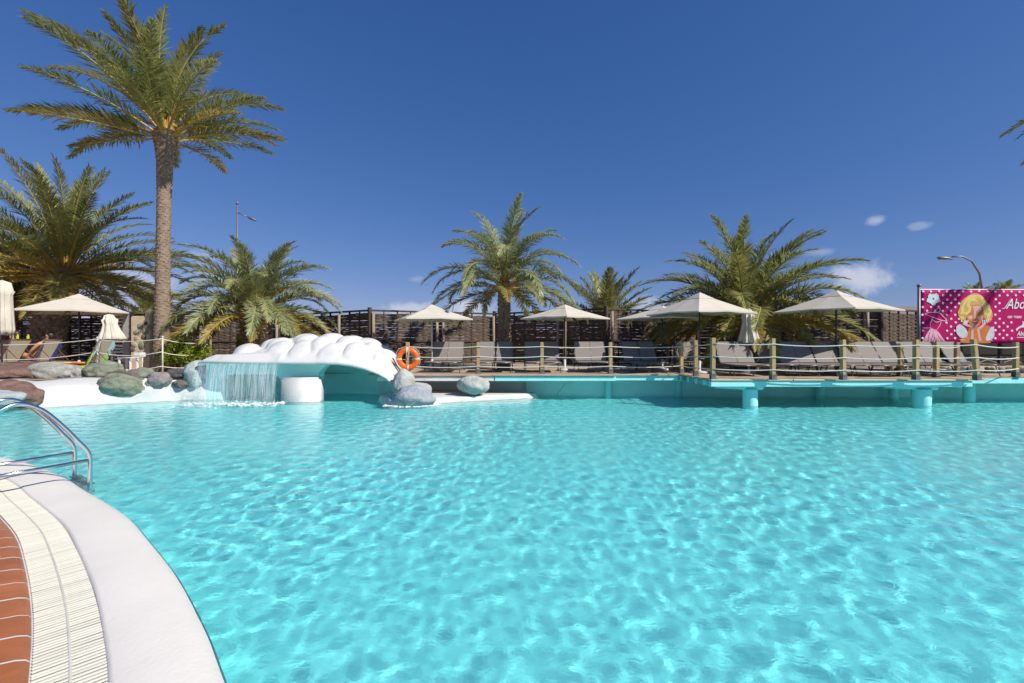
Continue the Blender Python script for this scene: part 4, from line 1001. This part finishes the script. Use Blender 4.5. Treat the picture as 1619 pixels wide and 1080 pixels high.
for k in range(26):
    t = k/25; x1 = 158+t*330; sk_.append(stroke([(275+t*80, 715+t*20), (215+t*190+rg.gauss(0,8), 800), (x1, 912-10*abs(t-.5))], rg.uniform(6,15), 4))
art('dress_skirt', sk_, mlp, 3)
hair = smooth_poly([(720,620),(665,500),(690,420),(715,330),(790,265),(860,222),(940,215),(1020,262),(1065,330),(1120,385),(1135,440),(1158,500),(1150,580),(1100,625),(1040,560),(1000,470),(850,480),(790,560),(770,610)])
art('hair', [hair], M('print_hair', (.62,.40,.10), (.50,.29,.06), 9, .55), 4)
loc_ = [stroke(c, w_, 5) for c, w_ in [([(700,500),(735,490),(730,420),(760,360)],44),([(720,480),(790,500),(845,440),(810,370),(870,300),(950,330)],46),([(740,400),(780,320),(860,255),(930,240)],44),([(880,330),(940,250),(1010,280),(1040,350)],40),([(960,240),(1030,320),(1050,400),(1110,400)],44),([(1010,380),(1060,440),(1045,500),(1090,520)],46),([(1070,420),(1130,470),(1095,560),(1140,590)],42),([(700,540),(740,570),(720,610),(760,600)],34),([(850,300),(900,270),(980,300)],24)]]
art('curls', loc_, mye, 5)
art('neck_dress', [smooth_poly([(760,920),(700,910),(720,860),(790,790),(830,700),(900,690),(980,700),(1070,670),(1150,720),(1100,850),(1120,920)],4)], mor, 4)
art('face', [smooth_poly([(865,385),(940,375),(1000,400),(1030,470),(1035,550),(1000,630),(950,685),(905,695),(850,670),(805,610),(790,545),(840,490)])], mor, 6)
art('face_light', [smooth_poly([(870,395),(980,392),(1000,450),(960,480),(925,470),(920,560),(890,560),(895,480)],4), smooth_poly([(800,540),(870,530),(865,575),(820,585)],4), smooth_poly([(940,550),(1010,520),(1020,560),(960,590)],4), stroke([(850,650),(900,680),(960,655)],16)], mfa, 7)
art('eyes', [stroke([(810,520),(845,508),(880,516)],9), stroke([(935,505),(975,492),(1010,500)],9), stroke([(930,475),(975,455),(1010,470)],8)], mbr, 8)
art('mouth', [smooth_poly([(862,605),(895,592),(910,598),(930,592),(955,600),(935,630),(905,640),(880,630)],4)], mli, 8); art('teeth', [stroke([(875,608),(908,614),(942,606)],10)], mw, 9)
art('sleeve', [smooth_poly([(640,690),(690,655),(750,690),(800,760),(790,830),(720,840),(650,790)],4)], mgr, 7); art('sleeve', [smooth_poly([(1180,690),(1180,830),(1120,880),(1060,880),(1080,800),(1130,700)],4)], mgr, 7)
art('arm', [stroke([(735,640),(800,670),(865,690),(870,780),(868,905)],34,5,False)], mfa, 6); art('arm', [stroke([(1060,630),(1000,690),(960,720),(965,800),(985,895)],34,5,False)], mfa, 6)
fing = [stroke([(750+12*k,660),(755+16*k,620),(765+16*k,595)],13) for k in range(4)]+[stroke([(1015+24*k,650-4*k),(1020+24*k,610-6*k),(1010+26*k,590)],14) for k in range(4)]
art('fingers', fing, mw, 8)
art('lace', [stroke([(680,830),(720,850),(760,835),(800,850)],8), stroke([(690,870),(730,880),(760,865)],8), stroke([(1065,885),(1110,870),(1160,895)],8)], mw, 8)
def text(body, zx, zy, size, shear, name, mat=mw, ext=1):
    cu = bpy.data.curves.new(name, 'FONT'); cu.body = body; cu.size = size*BS/9; cu.shear = shear; cu.offset = ext*.0022; cu.resolution_u = 4
    t = bpy.data.objects.new('tmp', cu); COL.objects.link(t); dg = bpy.context.evaluated_depsgraph_get(); m2 = bpy.data.meshes.new_from_object(t.evaluated_get(dg)); bpy.data.objects.remove(t); m2.name = name
    a, b = Zb(zx, zy); m2.materials.clear(); o = link(name, m2, mat, bnr, (a, -.0115, b), (R(90),0,0)); o.scale = (.74,1,1); return o
text('Abo', 1350, 432, 205, .35, 'lettering', ext=1.6); art('flourish', [stroke([(1290,430),(1330,425),(1370,370),(1420,290)],11)], mw, 3)
text('HOY · TODAY', 1372, 567, 42, 0, 'small_lettering', ext=2)
art('animal_emblem', [smooth_poly([(1490,725),(1530,690),(1570,670),(1590,630),(1580,610),(1640,640),(1660,690),(1620,700),(1560,705),(1520,730),(1505,752)],4)], mw, 3)
text('Abo', 1505, 815, 88, .35, 'emblem_lettering', ext=1.5); art('underline', [[(1505,836),(1680,836),(1680,846),(1505,846)]], mw, 3)

# ------------------------------------------------------------------ street lamps
def lamp_straight(px, Yl, py_top, arm_to, label, r=.07):
    x = XP(px, Yl); zt_ = ZP(py_top, Yl)-GZ; e = empty('street_lamp', (x, Yl, GZ)); tag(e, label, 'street lamp', 'street lamps beyond the fence')
    MB().tube([(0,0,0),(0,0,zt_*.4),(0,0,zt_)], [r*1.4,r,r*.6], 10).build('pole', MT['lamp'], e, smooth=True)
    MB().lathe([(r*1.1,0),(r*1.1,.12),(r*.5,.16)], 10, (0,0,zt_)).build('pole_cap', MT['lamp'], e, smooth=True)
    ax = XP(arm_to[0], Yl)-x; az = ZP(arm_to[1], Yl)-GZ; z0 = ZP(arm_to[2], Yl)-GZ; f = .5
    MB().tube([(0,0,z0),(ax*f,0,z0+(az-z0)*f)], r*.45, 8).build('arm', MT['lamp'], e, smooth=True)
    d = Vector((ax*(1-f),0,(az-z0)*(1-f))); ang = -math.atan2(d.z, d.x)
    h = MB(); c = Vector((ax*(f+(1-f)/2),0,z0+(az-z0)*(f+(1-f)/2)))
    h.lathe([(.03,-d.length/2),(.11,-d.length*.3),(.17,0),(.13,d.length*.35),(.03,d.length/2)], 12)
    hv_ = [Matrix.Rotation(math.pi/2+ang, 3, 'Y') @ Vector((p[0]*.55, p[1], p[2])) + c for p in h.v]; h.v = [tuple(p) for p in hv_]
    hd_ = h.build('lamp_head', MT['lamp'], e, smooth=True)
    lv = MB().bbox(c-Vector((0,0,.085)), (d.length*.55,.2,.03), .01, Matrix.Rotation(ang,3,'Y')); lv.build('lens', MT['lens'], hd_)
lamp_straight(375,28,323,(406,349,336),'tall straight street lamp rising behind the low round palm')
lamp_straight(164,58,446,(147,452,453),'tiny distant street lamp under the big palm fronds', .12)
x3 = XP(1553,30); z3 = ZP(408,30)-GZ
e = empty('street_lamp', (x3, 30, GZ)); tag(e, 'curved swan-neck street lamp above the pink banner', 'street lamp', 'street lamps beyond the fence')
MB().tube([(0,0,0),(0,0,4.4)]+[Vector((-.02,0,z3-1.9)), Vector((-.18,0,z3-1.0)), Vector((-.7,0,z3-.2)), Vector((-1.35,0,z3+.10)), Vector((-2.0,0,z3+.08))], [.11,.09,.075,.065,.055,.05,.045], 10).build('pole', MT['lamp'], e, smooth=True)
h = MB().lathe([(.05,-.6),(.13,-.35),(.2,0),(.14,.35),(.03,.5)], 14); h.v = [tuple(Matrix.Rotation(R(-84),3,'Y') @ Vector((p[0]*.6,p[1],p[2]))+Vector((-2.5,0,z3-.02))) for p in h.v]
hd_ = h.build('lamp_head', MT['lamp'], e, smooth=True); MB().bbox((-2.55,0,z3-.12),(.6,.24,.05),.02).build('lens', MT['lens'], hd_)

# ------------------------------------------------------------------ things on the far-left terrace
def rail_post(px, Yp, py_top, label):
    x = XP(px, Yp); h = ZP(py_top, Yp)-GZ; o = empty('metal_post', (x, Yp, GZ)); tag(o, label, 'post', 'white metal rope posts on the bank')
    MB().tube([(0,0,0),(0,0,h)], .021, 10).build('shaft', MT['pole_pale'], o, smooth=True); MB().lathe([(.026,0),(.028,.03),(.01,.045)], 10, (0,0,h)).build('cap', MT['pole_pale'], o, smooth=True)
    return (Vector((x, Yp, GZ)), h, 0)
a = [(Vector((XP(-90,12.6), 12.6, GZ)), ZP(541,12.6)-GZ, 0), rail_post(154,12.9,535,'white metal rope post by the folded parasol'), rail_post(257,12.7,534,'white metal rope post in front of the tall palm trunk'), (Vector((XP(324,14.08), 14.08, GZ)), ZP(541,14.08)-GZ, 0)]
for fr, nm, sg in ((.97,'topmost rope on the white metal posts',.06),(.62,'middle rope on the white metal posts',.09),(.24,'lowest rope on the white metal posts',.10)): rope(a, fr, nm, sg, 'ropes on the white metal posts', r=.013)
# notice post
e = empty('notice_post', (XP(324,14.2), 14.2, GZ)); tag(e, 'dark post with a white paper notice and small domed cap beside the lime shrub', 'notice')
hN = ZP(527,14.2)-GZ; MB().bbox((0,0,hN/2),(.16,.16,hN),.01).build('post', MT['fpost'], e); MB().lathe([(.16,0),(.15,.05),(.07,.12),(.02,.15)], 14, (0,0,hN)).build('cap', MT['grey_post'], e, smooth=True)
MB().bbox((-.02,-.10,ZP(543,14.2)-GZ),(.21,.01,.30),.002).build('paper', MT['paper'], e)
wv_ = MB()
for k in range(7): wv_.box((-.02+random.uniform(-.02,.0),-.1065,ZP(543,14.2)-GZ+.1-.033*k),(.15-.02*(k % 3),.001,.008))
wv_.build('print_lines', MT['grey_post'], e)
# lattice screen
YL = 15.5; xl0, xl1 = XP(178,YL), XP(198,YL); e = empty('lattice_screen', (xl0, YL, GZ)); tag(e, 'white slatted screen beside the stone pillar behind the folded parasol', 'screen')
hl_ = ZP(496,YL)-GZ; W_ = xl1-xl0
for x in (0, W_): MB().bbox((x,0,hl_/2),(.07,.06,hl_),.006).build('upright', MT['plastic'], e)
k = .35
while k < hl_-.02: MB().bbox((W_/2,-.02,k),(W_+.1,.025,.055),.005).build('slat', MT['plastic'], e); k += .115
o = MB().bbox((0,0,(ZP(494,15)-GZ)/2),(.24,.2,ZP(494,15)-GZ),.012).build('grey_post', MT['grey_post'], loc=(XP(203,15),15,GZ)); tag(o, 'plain grey square post between the white screen and stone pillar', 'post')
# stone pillar
e = empty('stone_pillar', (XP(222,14.2), 14.2, GZ)); tag(e, 'ochre plaster pillar inlaid with dark rounded stones beside the tall palm', 'pillar')
hp_ = ZP(494,14.2)-GZ; pw_ = 32/FPX*14.2
pm = MB(); pm.bbox((0,.2,hp_*.47),(pw_,.4,hp_*.94),.03).bbox((pw_*.34,.2,hp_*.965),(pw_*.32,.36,hp_*.11),.02); pm.build('core', MT['plaster'], e)
rg = random.Random(8)
for zx, zy, w_, h_, k in [(590,262,70,70,'green'),(650,228,50,40,'dark'),(690,270,50,60,'green'),(645,320,80,60,'green'),(540,330,70,60,'purple'),(625,380,60,60,'brown'),(600,480,70,90,'green'),(545,400,60,70,'sandst'),(520,470,60,60,'sandst'),(650,430,50,50,'sandst'),(500,520,60,60,'brown'),(580,570,70,60,'green')]:
    px, py = 140+zx/7.2, 480+zy/7.2; p = P(px, py, 14.2)-Vector(e.location); bm = bmesh.new(); bmesh.ops.create_icosphere(bm, subdivisions=2, radius=1); of = Vector((rg.random()*30,0,0))
    sx_, sz_ = w_/7.2/2/FPX*14.7, h_/7.2/2/FPX*14.7
    for v in bm.verts: v.co = Vector((v.co.x*sx_, v.co.y*.022, v.co.z*sz_))*(1+.25*noise.noise(v.co*1.5+of))
    me = bpy.data.meshes.new('stone'); bm.to_mesh(me); bm.free(); me.polygons.foreach_set('use_smooth', [True]*len(me.polygons)); link('stone', me, rock_mat(k, *RC[k]), e, (max(-pw_*.42, min(pw_*.42, p.x)), .0, p.z))
# white stool and little stand
YS = 12.95; e = empty('stool', (XP(203,YS), YS, .58)); tag(e, 'white plastic stool standing behind the boulders', 'stool'); hs = ZP(566,YS)-.58
MB().bbox((0,0,hs),(.38,.32,.035),.01).build('seat', MT['plastic'], e)
for sx in (-1,1):
    for sy in (-1,1): MB().bbox((sx*.155,sy*.12,hs/2-.01),(.045,.045,hs-.02),.006).build('leg', MT['plastic'], e)
e = empty('side_table', (XP(221,13.3), 13.3, .58)); tag(e, 'small white box on two thin legs beside the white stool', 'table'); hs = ZP(561,13.3)-.58
MB().bbox((0,0,hs),(.2,.2,.13),.012).build('box', MT['plastic'], e)
for sx in (-1,1): MB().tube([(sx*.07,0,0),(sx*.07,0,hs-.06)], .012, 6).build('leg', MT['plastic'], e)
# sunbathers' loungers
TZ = .58
pb = make_lounger(MT['sling_beige'], MT['frame_wood'], 60)
def left_lounger(o, x, y, label, rz): o.location = (x, y, TZ); o.rotation_euler = (0,0,rz); tag(o, label, 'sun lounger', 'wooden loungers on the terrace'); return o
LA = left_lounger(pb, XP(-58,12.9), 12.95, 'beige canvas lounger with lime clips holding the reclining person in blue shorts', R(-86))
LB = left_lounger(copy_tree(pb), XP(2,13.9), 13.95, 'beige canvas lounger holding the tanned person behind the first sunbather', R(-88))
LC = left_lounger(copy_tree(pb), XP(85,13.0), 12.95, 'lounger covered by the orange and yellow striped towel', R(-86))
for c in list(LB.children)+list(LC.children):
    pass
for k, t in enumerate((.14,-.16)):
    p = LA.matrix_basis @ Vector((t, 1.12+.78*math.cos(R(60)), .36+.78*math.sin(R(60))))
    o = MB().bbox((0,0,0),(.045,.05,.09),.008).bbox((.01,0,.06),(.02,.04,.05),.006).build('towel_clip', MT['lime'], loc=p); tag(o, 'lime plastic towel clip nearer the pool on the beige backrest' if k else 'lime plastic towel clip farther along the beige backrest', 'clip', 'towel clips on the backrest')
def towel(name, base, mat, label, y0, y1, wd=.62, back=60):
    mb = MB(); n = 22; m = 8; h = .325; hb = 1.12; a = R(back)
    for i in range(n+1):
        y = y0+(y1-y0)*i/n
        yy, zz = (y, h) if y < hb else (hb+(y-hb)*math.cos(a), h+.03+(y-hb)*math.sin(a))
        for j in range(m+1):
            u = j/m*2-1; x = u*wd/2; dz = -.22*max(0, abs(u)-.72)/.28; mb.v.append((x, yy, zz+dz+.012+.006*math.sin(9*yy+5*u)))
    for i in range(n):
        for j in range(m): mb.f.append((i*(m+1)+j, i*(m+1)+j+1, (i+1)*(m+1)+j+1, (i+1)*(m+1)+j))
    o = mb.build(name, mat, smooth=True, loc=base.location, rot=base.rotation_euler); o.modifiers.new('cloth','SOLIDIFY').thickness = .008; tag(o, label, 'towel'); return o
towel('striped_towel', LC, MT['stripes'], 'orange, yellow and green striped towel spread over a lounger', .05, 1.45)
towel('blue_towel', LB, MT['navy'], 'dark blue towel draped on the backrest behind the tanned person', 1.15, 1.84)
towel('pale_towel', LC, MT['seat_blue'], 'pale blue towel on the raised end past the striped towel', 1.5, 1.86, .58)
# people: one skinned body each
def skinned(name, verts, edges, mat, parent, sub=2, root=0):
    me = bpy.data.meshes.new(name); me.from_pydata([v[:3] for v in verts], edges, []); o = bpy.data.objects.new(name, me); COL.objects.link(o)
    o.modifiers.new('skin','SKIN'); sl = me.skin_vertices[0].data
    for i, v in enumerate(verts): r = v[3]; sl[i].radius = r if isinstance(r, tuple) else (r, r)
    sl[root].use_root = True
    su = o.modifiers.new('sub','SUBSURF'); su.levels = sub; su.render_levels = sub
    dg = bpy.context.evaluated_depsgraph_get(); m2 = bpy.data.meshes.new_from_object(o.evaluated_get(dg)); m2.name = name; bpy.data.objects.remove(o)
    m2.materials.clear(); m2.polygons.foreach_set('use_smooth', [True]*len(m2.polygons)); return link(name, m2, mat, parent)
def person(base, label, pose, skin, wear):
    e = empty('person', base.location); e.rotation_euler = (0,0,base.rotation_euler.z+R(90)); tag(e, label, 'person')
    # local frame: +X towards the head, Z up; lounger seat at z .33
    J = pose; V_ = []; E_ = []
    def add(n): V_.append(J[n]); return len(V_)-1
    def chain(names, start=None):
        last = start
        for n in names:
            i = add(n)
            if last is not None: E_.append((last, i))
            last = i
        return last
    hips = add('hips'); ch_ = chain(['waist','chest'], hips); nk = chain(['neck','skull','crown'], ch_)
    for s_ in ('l','r'):
        chain([s_+'hip', s_+'knee', s_+'calf', s_+'ankle', s_+'toe'], hips)
        wr = chain([s_+'sho', s_+'elb', s_+'wri', s_+'palm'], ch_)
        p = Vector(J[s_+'palm'][:3]); w_ = Vector(J[s_+'wri'][:3]); d = (p-w_).normalized(); sd_ = d.cross(Vector((.3,.2,1))).normalized()
        for k in range(4):
            b_ = p+sd_*(.018*(k-1.5)); V_.append((*(b_+d*.045), .009)); E_.append((wr, len(V_)-1)); V_.append((*(b_+d*(.085-.008*abs(k-1))+Vector((0,0,-.012))), .007)); E_.append((len(V_)-2, len(V_)-1))
        V_.append((*(p-d*.02+sd_*.045), .011)); E_.append((wr, len(V_)-1)); V_.append((*(p+d*.02+sd_*.06), .009)); E_.append((len(V_)-2, len(V_)-1))
    body = skinned('body', V_, E_, skin, e)
    sk0 = Vector(J['skull'][:3]); up = (Vector(J['crown'][:3])-Vector(J['neck'][:3])).normalized(); fw = Vector(J['face']); fw = (fw-up*fw.dot(up)).normalized(); sdv = up.cross(fw)
    hm = bmesh.new(); bmesh.ops.create_uvsphere(hm, u_segments=20, v_segments=14, radius=1)
    for v in hm.verts:
        p = v.co; q = sdv*p.x*.087+fw*(p.y*.105-.012)+up*(p.z*.118+.015); f_ = p.y-.1*p.z
        if f_ > .25 and p.z < .45: q -= fw*.03*min(1, (f_-.25)*3)
        if p.z < .25 and p.y > -.35: q = sk0*0+(q-up*up.dot(q))*.72+up*up.dot(q)*.8
        v.co = sk0+q
    m_ = bpy.data.meshes.new('hair'); hm.to_mesh(m_); hm.free(); m_.polygons.foreach_set('use_smooth', [True]*len(m_.polygons)); link('hair', m_, MT['hair'], e)
    nm = MB(); nm.tube([sk0+fw*.085+up*.025, sk0+fw*.112-up*.012, sk0+fw*.088-up*.02], [.008,.014,.008], 6); nm.build('nose', skin, e, smooth=True)
    for s_ in (-1,1):
        MB().lathe([(.002,-.009),(.011,-.004),(.011,.004),(.002,.009)], 8, tuple(sk0+fw*.088+up*.028+sdv*.032*s_)).build('eye', MT['eye'], e, smooth=True)
        MB().lathe([(.004,-.03),(.016,-.01),(.018,.012),(.004,.03)], 8, tuple(sk0+sdv*.09*s_)).build('ear', skin, e, smooth=True)
    MB().tube([sk0+fw*.092-up*.045-sdv*.022, sk0+fw*.098-up*.047, sk0+fw*.092-up*.045+sdv*.022], [.003,.008,.003], 6).build('mouth', MT['lips'], e, smooth=True)
    for nm_, vs, es, mt in wear(J): skinned(nm_, vs, es, mt, e, 2)
    return e
def pose_recline(base_x, back, arm):
    a = R(back); hx, hz = base_x, .46
    def up(d, y=0, off=0): return (hx+d*math.cos(a)-off*math.sin(a), y, hz+d*math.sin(a)+off*math.cos(a))
    J = dict(hips=(hx,0,hz,(.15,.105)), waist=(*up(.2),(.135,.095)), chest=(*up(.42),(.16,.115)), neck=(*up(.60,0,.02),.052), skull=(*up(.74,0,.05),(.072,.088)), crown=(*up(.82,0,.06),.06), face=(-math.sin(a)-.5, -.1, math.cos(a)-.1))
    for s_, y in (('l',-1),('r',1)):
        J[s_+'hip'] = (hx-.10, y*.10, hz, .085); J[s_+'knee'] = (hx-.48, y*.12, hz+(.14 if y < 0 else .02), .058); J[s_+'calf'] = (hx-.66, y*.12, hz+.02, .052); J[s_+'ankle'] = (hx-.90, y*.12, hz-.06, .036); J[s_+'toe'] = (hx-.97, y*.13, hz+.07, .028)
        J[s_+'sho'] = (*up(.50, y*.19), .058)
        if arm == 'face':
            J[s_+'elb'] = (*up(.30, y*.27, .08), .042); J[s_+'wri'] = (*up(.60, y*.12, .25), .028); J[s_+'palm'] = (*up(.67, y*.08, .24), (.034,.018))
        else:
            J[s_+'elb'] = (*up(.24, y*.25, .02), .042); J[s_+'wri'] = (*up(.02, y*.22, .04), .028); J[s_+'palm'] = (*up(-.06, y*.20, .03), (.034,.018))
    return J
def shorts(J):
    h = J['hips']; g = 1.13
    vs = [(h[0]+.06, 0, h[2]+.02, (.165,.12)), (h[0]-.02,0,h[2],(.165,.118)), (J['lhip'][0],J['lhip'][1],J['lhip'][2],.105), (J['lhip'][0]-.2,J['lhip'][1]*1.1,J['lhip'][2]+.07,.098), (J['rhip'][0],J['rhip'][1],J['rhip'][2],.105), (J['rhip'][0]-.2,J['rhip'][1]*1.1,J['rhip'][2]+.01,.098)]
    return [('swim_shorts', vs, [(0,1),(1,2),(2,3),(1,4),(4,5)], MT['blue'])]
def bikini(J):
    h = J['hips']; c = J['chest']
    return [('swim_bottoms', [(h[0]+.04,0,h[2]+.01,(.158,.113)),(h[0]-.06,0,h[2],(.158,.11))], [(0,1)], MT['black']), ('swim_top', [(c[0]-.05,0,c[2]-.03,(.163,.12)),(c[0]+.03,0,c[2]+.02,(.166,.122))], [(0,1)], MT['black'])]
person(LA, 'reclining person in blue swim shorts with hands raised to the face', pose_recline(.95, 57, 'face'), MT['skin'], shorts)
person(LB, 'tanned person in black swimwear lying back behind the beige backrest', pose_recline(.98, 55, 'side'), MT['skin_tan'], bikini)

# ------------------------------------------------------------------ steel pool ladder
ld = empty('pool_ladder', (-4.62, 4.92, 0)); tag(ld, 'stainless steel pool ladder handrails at the white kerb', 'pool ladder')
dv = Vector((-.47,-.88,0)).normalized()
for k, o0 in enumerate((Vector((-4.45,4.80,0)), Vector((-4.93,5.13,0)))):
    o0 = o0-Vector(ld.location)
    prof = catmull([(0,-.62,0),(0,-.2,0),(0,.16,0),(.003,.28,0),(.03,.365,0),(.10,.47,0),(.20,.62,0),(.32,.775,0),(.40,.85,0),(.50,.90,0),(.60,.885,0),(.72,.79,0),(.85,.62,0),(.93,.46,0),(.95,.3,0),(.95,.06,0)], 6)
    o = MB().tube([o0+dv*p.x+Vector((0,0,p.y)) for p in prof], .0215, 12).build('handrail', MT['steel'], ld, smooth=True); receiver(o)
    MB().tube([o0+dv*.0+Vector((0,0,.25)), o0+dv*.95+Vector((0,0,.25))], .0175, 10).build('lower_rail', MT['steel'], ld, smooth=True)
    MB().lathe([(.05,0),(.05,.012),(.03,.02)], 16, tuple(o0+dv*.95+Vector((0,0,.062)))).build('flange', MT['steel'], ld, smooth=True)
tdv = Vector((-.48,.33,0)); 
for k, z in enumerate((-.05,-.32,-.58)):
    c = Vector((-4.45,4.80,0))+tdv*.5-Vector(ld.location); o = MB().bbox((c.x,c.y,z),(tdv.length,.10,.03),.008,Matrix.Rotation(math.atan2(tdv.y,tdv.x),3,'Z')).build('tread', MT['steel'], ld); receiver(o)
